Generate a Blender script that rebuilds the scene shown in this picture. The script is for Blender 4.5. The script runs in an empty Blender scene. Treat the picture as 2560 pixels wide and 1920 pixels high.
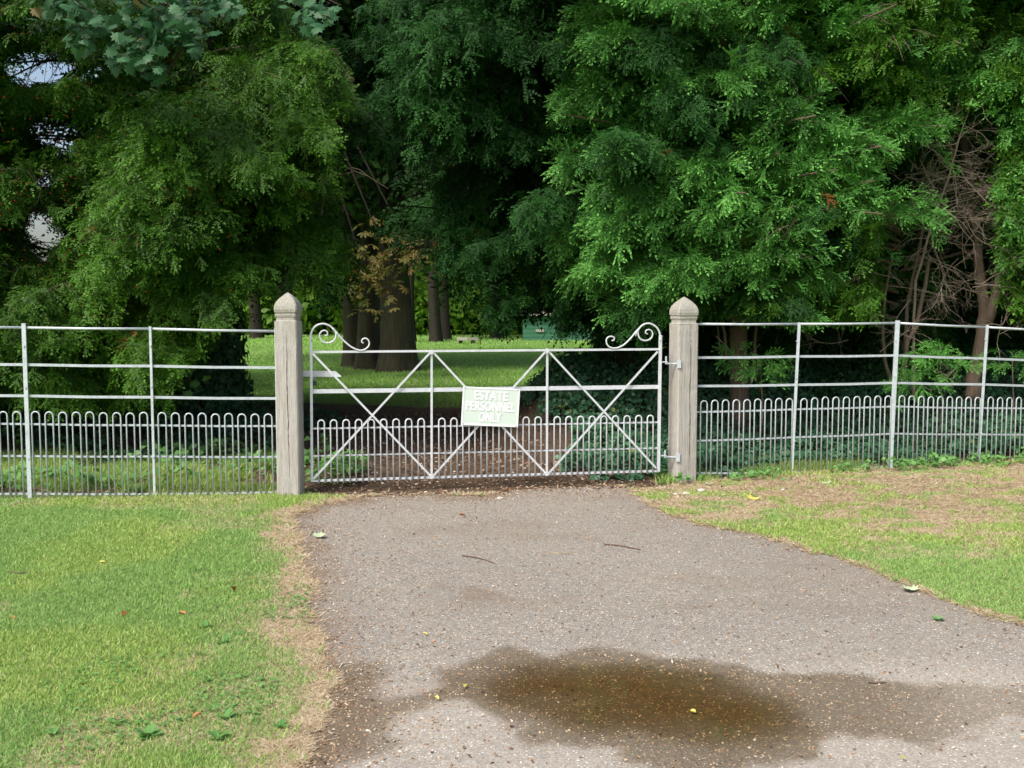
import bpy, math
import numpy as np

RNG = np.random.default_rng(11)
SC = bpy.context.scene
COL = SC.collection
F = 2588.0
TH = math.atan(200 / F)
CT, ST = math.cos(TH), math.sin(TH)
CAM = np.array([0.0, 0.0, 1.65])

# ------------------------------------------------------------------ camera maths
def ray(px, py):
    u = (px - 1280) / F
    v = (960 - py) / F
    return np.array([u, CT + v * ST, -ST + v * CT])

def at(px, py, Y):
    d = ray(px, py)
    return CAM + d * (Y / d[1])

def gnd(px, py, z=0.0):
    d = ray(px, py)
    return CAM + d * ((z - CAM[2]) / d[2])

def proj(P):
    d = P - CAM
    z = d[:, 1] * CT - d[:, 2] * ST
    y = d[:, 1] * ST + d[:, 2] * CT
    z = np.maximum(z, 1e-3)
    return 1280 + F * d[:, 0] / z, 960 - F * y / z

def on_plane(px, py, A, B, off=0.0):
    """point where the sight line meets the vertical plane through A and B (xy), moved off towards the viewer"""
    ax, ay = A[0], A[1]
    dx, dy = B[0] - ax, B[1] - ay
    n = np.array([dy, -dx]) / math.hypot(dx, dy)
    if n[1] > 0:
        n = -n
    a0 = np.array([ax, ay]) + n * off
    d = ray(px, py)
    t = (a0 @ n) / (d[0] * n[0] + d[1] * n[1])
    return CAM + d * t

# ------------------------------------------------------------------ noise
_T = np.random.default_rng(3).random((256, 256)).astype(np.float32)
def vnoise(x, y):
    xi = np.floor(x).astype(int); yi = np.floor(y).astype(int)
    fx = x - xi; fy = y - yi
    fx = fx * fx * (3 - 2 * fx); fy = fy * fy * (3 - 2 * fy)
    a = _T[xi & 255, yi & 255]; b = _T[(xi + 1) & 255, yi & 255]
    c = _T[xi & 255, (yi + 1) & 255]; d = _T[(xi + 1) & 255, (yi + 1) & 255]
    return (a * (1 - fx) + b * fx) * (1 - fy) + (c * (1 - fx) + d * fx) * fy
def fbm(x, y, o=4):
    x = np.asarray(x, dtype=float); y = np.asarray(y, dtype=float)
    s = 0; a = 0.5; t = 0
    for i in range(o):
        s = s + a * vnoise(x * 2 ** i + 17.3 * i, y * 2 ** i + 5.1 * i); t += a; a *= .5
    return s / t
def sstep(a, b, x):
    t = np.clip((x - a) / (b - a), 0, 1)
    return t * t * (3 - 2 * t)

def poly_sd(px, py, P):
    """signed distance to polygon, positive inside"""
    P = np.asarray(P, float)
    n = len(P)
    d2 = np.full(px.shape, 1e9); ins = np.zeros(px.shape, bool)
    for i in range(n):
        ax, ay = P[i]; bx, by = P[(i + 1) % n]
        ex, ey = bx - ax, by - ay
        t = np.clip(((px - ax) * ex + (py - ay) * ey) / (ex * ex + ey * ey + 1e-12), 0, 1)
        d2 = np.minimum(d2, (px - ax - t * ex) ** 2 + (py - ay - t * ey) ** 2)
        if ay != by:
            c = ((ay > py) != (by > py)) & (px < (bx - ax) * (py - ay) / (by - ay) + ax)
            ins ^= c
    d = np.sqrt(d2)
    return np.where(ins, d, -d)

# ------------------------------------------------------------------ object helpers
LOC = {}
def tag(o, label=None, cat=None, group=None, kind=None):
    if label: o['label'] = label
    if cat: o['category'] = cat
    if group: o['group'] = group
    if kind: o['kind'] = kind
    return o

def empty(name, loc, label=None, cat=None, group=None):
    o = bpy.data.objects.new(name, None)
    o.empty_display_size = .2
    COL.objects.link(o)
    o.location = tuple(float(c) for c in loc)
    LOC[o] = np.array(loc, float)
    return tag(o, label, cat, group)

def make(name, V, faces, mat, parent=None, attrs=None, smooth=False, loc=None):
    V = np.asarray(V, dtype=np.float32)
    me = bpy.data.meshes.new(name)
    o = bpy.data.objects.new(name, me)
    COL.objects.link(o)
    if parent is not None:
        o.parent = parent
        org = LOC[parent]
        LOC[o] = org
    else:
        org = np.zeros(3) if loc is None else np.array(loc, float)
        o.location = tuple(float(c) for c in org)
        LOC[o] = org
    V = V - org.astype(np.float32)
    if isinstance(faces, np.ndarray):
        nf, k = faces.shape
        li = faces.astype(np.int32).ravel()
        ls = np.arange(nf, dtype=np.int32) * k
    else:
        tot = np.array([len(f) for f in faces], dtype=np.int32)
        li = np.array([i for f in faces for i in f], dtype=np.int32)
        ls = np.concatenate([[0], np.cumsum(tot)[:-1]]).astype(np.int32)
        nf = len(faces)
    me.vertices.add(len(V)); me.vertices.foreach_set('co', V.ravel())
    me.loops.add(len(li)); me.loops.foreach_set('vertex_index', li)
    me.polygons.add(nf); me.polygons.foreach_set('loop_start', ls)
    if attrs:
        for k_, (dom, arr) in attrs.items():
            a = me.attributes.new(k_, 'FLOAT', dom)
            a.data.foreach_set('value', np.asarray(arr, dtype=np.float32).ravel())
    me.polygons.foreach_set('use_smooth', np.full(nf, bool(smooth)))
    me.materials.append(mat)
    me.update(calc_edges=True)
    return o

class MB:
    def __init__(s):
        s.V = []; s.F = []; s.n = 0
    def add(s, V, Fs):
        V = np.asarray(V, float)
        s.V.append(V); s.F += [tuple(i + s.n for i in f) for f in Fs]; s.n += len(V)
        return s
    def sweep(s, pts, r, n=8, flat=None, cap=True, nref=None):
        """tube (radius r, scalar or list) or rectangular bar (flat=(w,h))"""
        P = np.asarray(pts, float); m = len(P)
        T = np.gradient(P, axis=0) if m > 2 else np.array([P[1] - P[0]] * 2)
        T /= np.linalg.norm(T, axis=1)[:, None] + 1e-12
        ref = np.array([0, 0, 1.0]) if nref is None else np.asarray(nref, float)
        if abs(T[0] @ ref) > .95: ref = np.array([0, 1.0, 0])
        u = ref - T[0] * (ref @ T[0]); u /= np.linalg.norm(u)
        if flat: n = 4
        V = []
        rr = np.full(m, r) if np.isscalar(r) else np.asarray(r, float)
        for i in range(m):
            u = u - T[i] * (u @ T[i]); u /= np.linalg.norm(u) + 1e-12
            w = np.cross(T[i], u)
            if flat:
                for a, b in ((-1, -1), (1, -1), (1, 1), (-1, 1)):
                    V.append(P[i] + w * a * flat[0] / 2 + u * b * flat[1] / 2)
            else:
                for k in range(n):
                    a = 2 * math.pi * k / n
                    V.append(P[i] + (w * math.cos(a) + u * math.sin(a)) * rr[i])
        Fs = []
        for i in range(m - 1):
            for k in range(n):
                k2 = (k + 1) % n
                Fs.append((i * n + k, i * n + k2, (i + 1) * n + k2, (i + 1) * n + k))
        if cap:
            Fs.append(tuple(range(n))[::-1]); Fs.append(tuple((m - 1) * n + k for k in range(n)))
        return s.add(V, Fs)
    def box(s, c, sz, rz=0.0):
        c = np.asarray(c, float); h = np.asarray(sz, float) / 2
        V = []
        for z in (-1, 1):
            for x, y in ((-1, -1), (1, -1), (1, 1), (-1, 1)):
                X, Y = x * h[0], y * h[1]
                V.append((c[0] + X * math.cos(rz) - Y * math.sin(rz), c[1] + X * math.sin(rz) + Y * math.cos(rz), c[2] + z * h[2]))
        return s.add(V, [(3, 2, 1, 0), (4, 5, 6, 7), (0, 1, 5, 4), (1, 2, 6, 5), (2, 3, 7, 6), (3, 0, 4, 7)])
    def build(s, name, mat, parent=None, smooth=False, loc=None):
        return make(name, np.concatenate(s.V), s.F, mat, parent, smooth=smooth, loc=loc)

# ------------------------------------------------------------------ materials
class NT:
    def __init__(s, name):
        s.m = bpy.data.materials.new(name); s.m.use_nodes = True
        s.t = s.m.node_tree; s.t.nodes.clear()
        s.out = s.t.nodes.new('ShaderNodeOutputMaterial')
    def n(s, typ, **kw):
        nd = s.t.nodes.new('ShaderNode' + typ)
        ins = kw.pop('ins', {})
        for k, v in kw.items(): setattr(nd, k, v)
        for k, v in ins.items():
            if isinstance(v, bpy.types.NodeSocket): s.t.links.new(v, nd.inputs[k])
            else: nd.inputs[k].default_value = v
        return nd
    def mix(s, a, b, f, typ='MIX'):
        nd = s.t.nodes.new('ShaderNodeMix'); nd.data_type = 'RGBA'; nd.blend_type = typ
        for i, v in ((0, f), (6, a), (7, b)):
            if isinstance(v, bpy.types.NodeSocket): s.t.links.new(v, nd.inputs[i])
            else: nd.inputs[i].default_value = v if i == 0 else (*v, 1)
        return nd.outputs[2]
    def math(s, op, a, b=0.0, clamp=False):
        nd = s.t.nodes.new('ShaderNodeMath'); nd.operation = op; nd.use_clamp = clamp
        for i, v in ((0, a), (1, b)):
            if isinstance(v, bpy.types.NodeSocket): s.t.links.new(v, nd.inputs[i])
            else: nd.inputs[i].default_value = v
        return nd.outputs[0]
    def ramp(s, fac, stops):
        nd = s.t.nodes.new('ShaderNodeValToRGB'); s.t.links.new(fac, nd.inputs[0])
        e = nd.color_ramp.elements
        while len(e) < len(stops): e.new(.5)
        for q, (p, c) in zip(e, stops):
            q.position = p; q.color = (*c, 1) if len(c) == 3 else c
        return nd.outputs[0]
    def attr(s, name):
        nd = s.t.nodes.new('ShaderNodeAttribute'); nd.attribute_name = name
        return nd.outputs['Fac']
    def pos(s, scale=(1, 1, 1), obj=False):
        if obj:
            src = s.n('TexCoord').outputs['Object']
        else:
            src = s.n('NewGeometry').outputs['Position']
        return s.n('Mapping', ins={'Vector': src, 'Scale': scale}).outputs[0]
    def noise(s, vec, scale, detail=4, rough=.6):
        return s.n('TexNoise', ins={'Vector': vec, 'Scale': scale, 'Detail': detail, 'Roughness': rough}).outputs['Fac']
    def principled(s, col, rough=.6, spec=.4, metal=0.0, bump=None, bstr=.3, bdist=.01):
        ins = {'Roughness': rough, 'Specular IOR Level': spec, 'Metallic': metal}
        ins['Base Color'] = col if isinstance(col, bpy.types.NodeSocket) else (*col, 1)
        if bump is not None:
            b = s.n('Bump', ins={'Height': bump, 'Strength': bstr, 'Distance': bdist})
            ins['Normal'] = b.outputs[0]
        return s.n('BsdfPrincipled', ins=ins).outputs[0]
    def done(s, sh):
        s.t.links.new(sh, s.out.inputs[0]); return s.m

def leaf_mat(name, dark, light, trans=.25, rough=.45, old=None, oldf=.96, spec=.35):
    N = NT(name)
    r = N.attr('rnd'); t = N.attr('tip')
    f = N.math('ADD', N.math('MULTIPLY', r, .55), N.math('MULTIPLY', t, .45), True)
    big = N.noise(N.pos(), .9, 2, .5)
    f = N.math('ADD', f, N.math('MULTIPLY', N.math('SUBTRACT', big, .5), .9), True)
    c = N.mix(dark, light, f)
    if old is not None:
        c = N.mix(c, old, N.math('GREATER_THAN', r, oldf))
    p = N.principled(c, rough, spec)
    tr = N.n('BsdfTranslucent', ins={'Color': c}).outputs[0]
    mx = N.n('MixShader', ins={0: trans, 1: p, 2: tr}).outputs[0]
    return N.done(mx)

M = {}
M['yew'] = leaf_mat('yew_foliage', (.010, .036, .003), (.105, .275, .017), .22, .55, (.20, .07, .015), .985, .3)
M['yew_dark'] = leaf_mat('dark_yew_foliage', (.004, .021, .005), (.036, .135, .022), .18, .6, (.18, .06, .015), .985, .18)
M['cypress'] = leaf_mat('cypress_foliage', (.013, .066, .010), (.18, .49, .090), .2, .55, None, 1, .25)
M['sycamore'] = leaf_mat('sycamore_foliage', (.022, .085, .030), (.070, .19, .075), .3, .5, (.30, .22, .10), .975)
M['wood_far'] = leaf_mat('woodland_foliage', (.040, .120, .010), (.22, .42, .035), .45, .55)
M['beech'] = leaf_mat('beech_foliage', (.014, .048, .010), (.050, .120, .020), .4, .5)
M['chestnut'] = leaf_mat('chestnut_foliage', (.07, .12, .02), (.30, .19, .06), .4, .6)
M['ivy'] = leaf_mat('ivy_foliage', (.028, .090, .048), (.095, .25, .115), .15, .35, (.20, .22, .05), .985)
M['weed'] = leaf_mat('weed_foliage', (.09, .24, .05), (.22, .44, .13), .3, .5)

def bark(name, a, b, sc=6, zs=.18):
    N = NT(name)
    v = N.pos((1, 1, zs))
    n1 = N.noise(v, sc * 4, 5, .65); n2 = N.noise(N.pos(), 2, 3)
    c = N.mix(a, b, N.math('MULTIPLY', n1, N.math('ADD', n2, .45), True))
    return N.done(N.principled(c, .85, .2, bump=n1, bstr=.8, bdist=.03))
M['bark'] = bark('beech_bark', (.008, .008, .005), (.10, .09, .056), 4, .12)
M['bark_red'] = bark('yew_bark', (.06, .046, .034), (.25, .185, .14), 10)
M['bark_dead'] = bark('dead_wood', (.16, .125, .095), (.42, .35, .28), 14)
M['bark_dark'] = bark('dark_bark', (.012, .010, .008), (.045, .038, .028))

def metal():
    N = NT('galvanised_paint')
    n = N.noise(N.pos(), 22, 4, .7); n2 = N.noise(N.pos(), 160, 2)
    c = N.ramp(n, [(.25, (.40, .45, .49)), (.5, (.54, .60, .64)), (.75, (.64, .69, .73))])
    c = N.mix(c, (.33, .33, .31), N.math('MULTIPLY', N.math('GREATER_THAN', n2, .66), .5))
    return N.done(N.principled(c, .45, .5, .15, bump=n2, bstr=.15, bdist=.002))
M['metal'] = metal()
def metal_w():
    N = NT('white_painted_iron')
    n = N.noise(N.pos(), 18, 4, .7); n2 = N.noise(N.pos(), 140, 2)
    c = N.ramp(n, [(.25, (.50, .53, .56)), (.5, (.62, .65, .68)), (.75, (.72, .74, .77))])
    c = N.mix(c, (.34, .24, .16), N.math('MULTIPLY', N.math('GREATER_THAN', N.math('ADD', n2, N.math('MULTIPLY', n, .5)), .93), .7))
    return N.done(N.principled(c, .4, .5, bump=n2, bstr=.12, bdist=.002))
M['gate'] = metal_w()

def post_wood():
    N = NT('weathered_oak')
    tc = N.n('TexCoord').outputs['Object']
    sep = N.n('SeparateXYZ', ins={0: tc})
    g = N.noise(N.n('Mapping', ins={'Vector': tc, 'Scale': (1, 1, .06)}).outputs[0], 60, 6, .7)
    g2 = N.noise(N.n('Mapping', ins={'Vector': tc, 'Scale': (1, 1, .25)}).outputs[0], 9, 4, .6)
    sp = N.noise(tc, 130, 2, .6)
    c = N.ramp(g, [(.3, (.385, .36, .33)), (.5, (.48, .455, .42)), (.72, (.58, .56, .53))])
    c = N.mix(c, (.36, .345, .26), N.math('MULTIPLY', N.math('SUBTRACT', g2, .42, True), 1.6, True))
    c = N.mix(c, (.66, .65, .62), N.math('MULTIPLY', N.math('GREATER_THAN', sp, .64), .45))
    # green-grey weathering of the head
    hz = N.math('MULTIPLY', N.math('SUBTRACT', sep.outputs[2], 1.5, True), 12, True)
    c = N.mix(c, (.30, .29, .225), N.math('MULTIPLY', hz, .35))
    h = N.math('ADD', g, N.math('MULTIPLY', sp, .3))
    return N.done(N.principled(c, .88, .15, bump=h, bstr=1.0, bdist=.014))
M['oak'] = post_wood()
M['crack'] = NT('dark_split').m
_n = NT('split_wood'); M['crack'] = _n.done(_n.principled((.10, .07, .045), .95, .05))

def simple(name, col, rough=.6, spec=.3, metal=0., nz=.15, sc=30):
    N = NT(name)
    n = N.noise(N.pos(), sc, 4, .65)
    c = N.mix(tuple(x * (1 - nz) for x in col), tuple(min(1, x * (1 + nz)) for x in col), n)
    return N.done(N.principled(c, rough, spec, metal, bump=n, bstr=.15, bdist=.004))
M['sign_green'] = simple('sign_green', (.64, .74, .66), .8, .05, nz=.03)
M['sign_white'] = simple('sign_white', (.86, .87, .88), .75, .12, nz=.04)
M['sign_shadow'] = simple('letter_edge', (.62, .66, .64), .5)
M['dark_steel'] = simple('dark_steel', (.12, .13, .14), .4, .5, .6)
M['shed_green'] = simple('green_boards', (.06, .18, .11), .7, nz=.2, sc=8)
M['felt'] = simple('roof_felt', (.16, .14, .13), .9)
M['trim'] = simple('pale_trim', (.40, .37, .32), .8)
M['stone'] = simple('pale_stone', (.52, .48, .42), .9, sc=60)
M['berry'] = simple('red_berry', (.45, .03, .015), .4, .4)
M['straw'] = simple('straw_stalk', (.42, .33, .19), .8)
M['twig'] = simple('twig_brown', (.13, .085, .065), .85)
M['leaf_orange'] = simple('orange_leaf', (.42, .17, .06), .7)
M['leaf_yellow'] = simple('yellow_leaf', (.55, .50, .12), .6)
M['leaf_pale'] = simple('pale_leaf', (.42, .50, .30), .6)
M['leaf_brown'] = simple('brown_leaf', (.15, .09, .05), .8)

def blade_mat():
    N = NT('grass_blades')
    r = N.attr('rnd'); d = N.attr('dry'); t = N.attr('tone')
    g = N.ramp(r, [(0, (.19, .34, .065)), (.45, (.34, .51, .115)), (.8, (.47, .60, .17)), (1, (.62, .67, .28))])
    g = N.mix(g, (.24, .45, .14), N.math('MULTIPLY', t, .5, True))
    s = N.ramp(r, [(0, (.42, .30, .18)), (.5, (.62, .50, .32)), (1, (.80, .72, .54))])
    c = N.mix(g, s, d)
    p = N.principled(c, .6, .25)
    tr = N.n('BsdfTranslucent', ins={'Color': c}).outputs[0]
    return N.done(N.n('MixShader', ins={0: .3, 1: p, 2: tr}).outputs[0])
M['blade'] = blade_mat()

def ground_mat():
    N = NT('turf_soil')
    d = N.attr('dry')
    v = N.pos()
    n1 = N.noise(v, 4, 6, .7); n2 = N.noise(v, 70, 4, .7)
    g = N.ramp(n2, [(.3, (.08, .16, .025)), (.6, (.15, .28, .05)), (.8, (.22, .34, .08))])
    s = N.ramp(n2, [(.3, (.18, .12, .07)), (.55, (.36, .26, .15)), (.8, (.55, .43, .28))])
    c = N.mix(g, s, N.math('ADD', d, N.math('MULTIPLY', N.math('SUBTRACT', n1, .5), .8), True))
    return N.done(N.principled(c, .95, .1, bump=n2, bstr=.6, bdist=.02))
M['turf'] = ground_mat()

def floor_mat():
    N = NT('woodland_soil')
    v = N.pos()
    n1 = N.noise(v, 1.6, 5, .7); n2 = N.noise(v, 45, 5, .75); n3 = N.noise(v, 150, 2, .6)
    g = N.attr('green')
    c = N.ramp(n2, [(.3, (.08, .054, .036)), (.5, (.18, .125, .088)), (.68, (.32, .235, .17)), (.82, (.50, .42, .33))])
    c = N.mix(c, (.05, .033, .022), N.math('MULTIPLY', n1, .5))
    gr = N.ramp(n2, [(.3, (.03, .09, .015)), (.7, (.11, .22, .04))])
    c = N.mix(c, gr, g)
    return N.done(N.principled(c, .95, .1, bump=N.math('ADD', n2, N.math('MULTIPLY', n3, .4)), bstr=.8, bdist=.03))
M['floor'] = floor_mat()

def asphalt():
    N = NT('worn_asphalt')
    v = N.pos()
    w = N.attr('wet'); st = N.attr('stain'); lg = N.attr('lite')
    big = N.noise(v, .9, 5, .6); mid = N.noise(v, 9, 5, .7); fine = N.noise(v, 190, 3, .75)
    base = N.ramp(fine, [(.25, (.14, .124, .100)), (.5, (.265, .240, .198)), (.75, (.42, .385, .325))])
    base = N.mix(base, (.27, .24, .195), N.math('MULTIPLY', mid, .45))
    base = N.mix(base, (.44, .395, .33), N.math('MULTIPLY', lg, .75, True))
    base = N.mix(base, (.19, .165, .15), N.math('MULTIPLY', N.math('SUBTRACT', .55, big, True), 1.6, True))
    va = N.n('TexVoronoi', ins={'Vector': v, 'Scale': 125.0, 'Randomness': 1.0})
    sa = N.n('SeparateColor', ins={0: va.outputs['Color']})
    agg = N.ramp(sa.outputs[2], [(0, (.055, .048, .040)), (.35, (.17, .150, .122)), (.7, (.32, .29, .245)), (1, (.50, .47, .41))])
    base = N.mix(base, agg, .36)
    # stone chips of two sizes
    vo = N.n('TexVoronoi', ins={'Vector': v, 'Scale': 92.0, 'Randomness': 1.0})
    sel = N.n('SeparateColor', ins={0: vo.outputs['Color']})
    near = N.math('LESS_THAN', vo.outputs['Distance'], .36)
    chip = N.math('MULTIPLY', N.math('GREATER_THAN', sel.outputs[0], .80), near)
    vo2 = N.n('TexVoronoi', ins={'Vector': v, 'Scale': 150.0, 'Randomness': 1.0})
    sel2 = N.n('SeparateColor', ins={0: vo2.outputs['Color']})
    chip2 = N.math('MULTIPLY', N.math('GREATER_THAN', sel2.outputs[0], .80), N.math('LESS_THAN', vo2.outputs['Distance'], .42))
    ccol = N.ramp(sel.outputs[1], [(0, (.42, .30, .20)), (.35, (.52, .47, .40)), (.7, (.70, .67, .62)), (1, (.85, .83, .80))])
    c = N.mix(base, (.43, .39, .35), N.math('MULTIPLY', chip2, .75))
    c = N.mix(c, ccol, chip)
    c = N.mix(c, (.17, .115, .070), N.math('MULTIPLY', st, N.math('ADD', .15, N.math('MULTIPLY', mid, .9)), True))
    wc = N.mix(c, (.55, .475, .37), 1.0, 'MULTIPLY')
    wc = N.mix(wc, N.mix(ccol, (1, .72, .40), 1.0, 'MULTIPLY'), N.math('MULTIPLY', chip, .85))
    c = N.mix(c, wc, w)
    rough = N.math('SUBTRACT', .92, N.math('MULTIPLY', w, .22))
    p = N.principled(c, rough, .3, bump=N.math('ADD', fine, N.math('MULTIPLY', chip, .5)), bstr=.5, bdist=.004)
    return N.done(p)
M['asphalt'] = asphalt()

def water_mat():
    N = NT('puddle_water')
    d = N.attr('depth')
    fr = N.n('Fresnel', ins={'IOR': 1.33})
    gl = N.n('BsdfGlossy', ins={'Roughness': .04, 'Color': (1, 1, 1, 1)})
    tint = N.mix((1, 1, 1), (.80, .70, .53), d)
    tr = N.n('BsdfTransparent', ins={'Color': tint})
    f = N.math('MULTIPLY', fr.outputs[0], N.math('MULTIPLY', d, 3.0, True))
    return N.done(N.n('MixShader', ins={0: f, 1: tr.outputs[0], 2: gl.outputs[0]}).outputs[0])
M['water'] = water_mat()

def meadow_mat():
    N = NT('meadow_grass')
    v = N.pos()
    n1 = N.noise(v, .35, 5, .6); n2 = N.noise(v, 14, 5, .75)
    c = N.ramp(n2, [(.3, (.085, .21, .012)), (.5, (.15, .34, .018)), (.75, (.24, .42, .035))])
    c = N.mix(c, (.17, .155, .06), N.math('MULTIPLY', N.math('SUBTRACT', n1, .52, True), 2.2, True))
    return N.done(N.principled(c, .9, .1, bump=n2, bstr=.7, bdist=.05))
M['meadow'] = meadow_mat()

def litter_mat():
    N = NT('leaf_litter')
    r = N.attr('rnd')
    c = N.ramp(r, [(0, (.07, .040, .024)), (.3, (.17, .10, .06)), (.6, (.30, .19, .11)), (.8, (.46, .36, .25)), (.92, (.62, .56, .46)), (1, (.45, .18, .05))])
    return N.done(N.principled(c, .8, .2))
M['litter'] = litter_mat()

# ------------------------------------------------------------------ world, sun, camera
w = bpy.data.worlds.new('World'); SC.world = w; w.use_nodes = True
wt = w.node_tree; wt.nodes.clear()
SUN_EL, SUN_AZ = math.radians(50), math.radians(222)      # azimuth from +Y clockwise: behind the camera, a little left
sky = wt.nodes.new('ShaderNodeTexSky'); sky.sky_type = 'NISHITA'; sky.sun_disc = False
sky.sun_elevation = SUN_EL; sky.sun_rotation = SUN_AZ
sky.air_density = 1.0; sky.dust_density = 4.0; sky.ozone_density = .6; sky.altitude = 60
bg = wt.nodes.new('ShaderNodeBackground'); bg.inputs[1].default_value = .125
wo = wt.nodes.new('ShaderNodeOutputWorld')
wt.links.new(sky.outputs[0], bg.inputs[0]); wt.links.new(bg.outputs[0], wo.inputs[0])
sl = bpy.data.lights.new('sun', 'SUN'); sl.energy = 2.3; sl.angle = math.radians(16); sl.color = (1, .96, .9)
so = bpy.data.objects.new('sun', sl); COL.objects.link(so)
from mathutils import Vector
sd = Vector((math.sin(SUN_AZ) * math.cos(SUN_EL), math.cos(SUN_AZ) * math.cos(SUN_EL), math.sin(SUN_EL)))
so.rotation_euler = sd.to_track_quat('Z', 'Y').to_euler()
so.location = (0, -5, 12)
cd = bpy.data.cameras.new('camera'); cam = bpy.data.objects.new('camera', cd); COL.objects.link(cam)
cam.location = tuple(CAM); cam.rotation_euler = (math.pi / 2 - TH, 0, 0)
cd.sensor_width = 36; cd.lens = F / 2560 * 36; cd.clip_end = 2000; cd.clip_start = .05
SC.camera = cam
SC.view_settings.view_transform = 'Standard'; SC.view_settings.look = 'None'
SC.view_settings.exposure = 0.68; SC.view_settings.gamma = 1
SC.render.engine = 'CYCLES'
SC.cycles.max_bounces = 8; SC.cycles.transparent_max_bounces = 8

# ------------------------------------------------------------------ ground layout
DRIVE = [gnd(x, y)[:2] for x, y in [
    (744, 1281), (800, 1262), (880, 1248), (950, 1238), (1080, 1234), (1200, 1240), (1290, 1226), (1400, 1210), (1520, 1208),
    (1590, 1228), (1620, 1261), (1675, 1290), (1735, 1313), (1897, 1342), (1975, 1362), (2059, 1388), (2198, 1435), (2314, 1487), (2440, 1528), (2559, 1568), (2900, 1690)]]
DRIVE += [(6, 2.2), (6, .3), (-1.6, .3), (-1.45, 2.6)]
DRIVE += [gnd(x, y)[:2] for x, y in [(755, 1920), (764, 1871), (812, 1797), (824, 1697), (809, 1648), (774, 1573), (764, 1473), (744, 1349), (716, 1305)]]
YF_X = [-12, -8, -1.9, -1.5, -1.1, 0, 1.2, 1.6, 3.72, 4.7, 8, 14]
YF_Y = [8.5, 8.55, 8.86, 8.82, 8.78, 8.98, 9.2, 9.45, 10.0, 10.35, 11.2, 12]
def yf(x): return np.interp(x, YF_X, YF_Y)
def gz(x, y):
    x = np.asarray(x, float); y = np.asarray(y, float)
    h = .05 * sstep(1.5, 3.2, x) * sstep(7.5, 9.6, y)
    bank = .80 * sstep(10.6, 13.6, y - .10 * (x - 1)) * sstep(-.35, .9, x - .0) * (1 - sstep(15, 20, y))
    bank += .18 * sstep(11.0, 13.5, y) * sstep(2.6, 3.6, -x) * (1 - sstep(15, 18, y))
    h = h + bank
    h = h + (fbm(x * .9 + 40, y * .9 + 40, 3) - .5) * .05 * sstep(9.5, 12, y)
    return h

PUD = [gnd(x * 1.1573, y * 1.1573)[:2] for x, y in [(985, 1478), (1080, 1440), (1180, 1424), (1380, 1424), (1550, 1448), (1680, 1478), (1780, 1520), (1770, 1575), (1700, 1610), (1560, 1625), (1380, 1605), (1230, 1575), (1120, 1545), (1050, 1515)]]
WET = [gnd(x * 1.1573, y * 1.1573)[:2] for x, y in [(930, 1450), (1000, 1432), (1100, 1412), (1190, 1424), (1240, 1410), (1380, 1406), (1500, 1428), (1620, 1448), (1740, 1455), (1800, 1448), (1900, 1470), (2050, 1490), (2212, 1500), (2450, 1520), (2450, 1570), (2212, 1552), (2080, 1565), (1990, 1600), (1900, 1580), (1790, 1600), (1760, 1640), (1600, 1652), (1400, 1640), (1230, 1600), (1120, 1565), (1060, 1525), (960, 1500)]]
WET2 = [gnd(x, y)[:2] for x, y in [(770, 1640), (870, 1652), (925, 1668), (955, 1700), (975, 1740), (1045, 1775), (985, 1792), (940, 1835), (930, 1880), (830, 1905), (760, 1920), (765, 1800), (790, 1700)]]
STAIN = [gnd(x, y)[:2] for x, y in [(1090, 1462), (1200, 1458), (1260, 1478), (1300, 1500), (1200, 1505), (1120, 1488)]]
STAIN2 = [gnd(x, y)[:2] for x, y in [(1600, 1425), (1800, 1435), (2050, 1445), (2000, 1490), (1800, 1470), (1650, 1460)]]
STAIN3 = [gnd(x, y)[:2] for x, y in [(720, 1310), (800, 1400), (810, 1500), (830, 1560), (800, 1600), (760, 1500)]]

gx = np.arange(-8.4, 8.4001, .03); gy = np.arange(.6, 17.4, .03)
X, Y = np.meshgrid(gx, gy)
wob = (fbm(X * 7, Y * 7, 4) - .5) * .16 + (fbm(X * 28, Y * 28, 2) - .5) * .05
SD = poly_sd(X, Y, DRIVE)
Dd = SD + wob
PXg_ = proj(np.stack([X.ravel(), Y.ravel(), np.zeros(X.size)], 1))[0].reshape(X.shape)
WETF = sstep(-.09, .01, poly_sd(X, Y, WET) + (fbm(X * 5 + 9, Y * 5, 4) - .5) * .30)
WETF = np.maximum(WETF, .8 * sstep(-.10, .02, poly_sd(X, Y, WET2) + (fbm(X * 5 + 9, Y * 5, 4) - .5) * .28))
PSD = poly_sd(X, Y, PUD)
PS = PSD + (fbm(X * 4, Y * 4 + 7, 3) - .5) * .25
WETF = WETF * (1 - .45 * sstep(2150, 2500, PXg_)) * (.86 + .14 * sstep(-.15, .15, PS))
edge_dirt = (1 - sstep(.0, .34, Dd + (fbm(X * 5, Y * 5, 3) - .5) * .3)) * (.85 * (X < 0) + .3)
STF = np.maximum.reduce([sstep(-.05, .08, poly_sd(X, Y, s_) + (fbm(X * 9, Y * 9 + 3, 4) - .5) * .3) * k_ for s_, k_ in ((STAIN, .7), (STAIN2, .28), (STAIN3, .7))])
STF = np.maximum(STF, edge_dirt * .9)
STF = np.maximum(STF, .32 * sstep(.52, .70, fbm(X * .9 + 70, Y * 1.6 + 4, 5)))
STF = np.maximum(STF, .5 * sstep(8.3, 8.9, Y) * fbm(X * 6, Y * 6, 3))
LITE = sstep(.5, .0, np.abs(Y - 3.9 - .1 * X) - .25) * .9 + .4 * sstep(5.4, 4.3, Y)
LITE = np.clip(LITE * (1 - WETF), 0, 1)
Z = gz(X, Y) + (fbm(X * 12, Y * 12, 3) - .5) * .006
Z = Z - .012 * sstep(-.25, .35, PSD)
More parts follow.
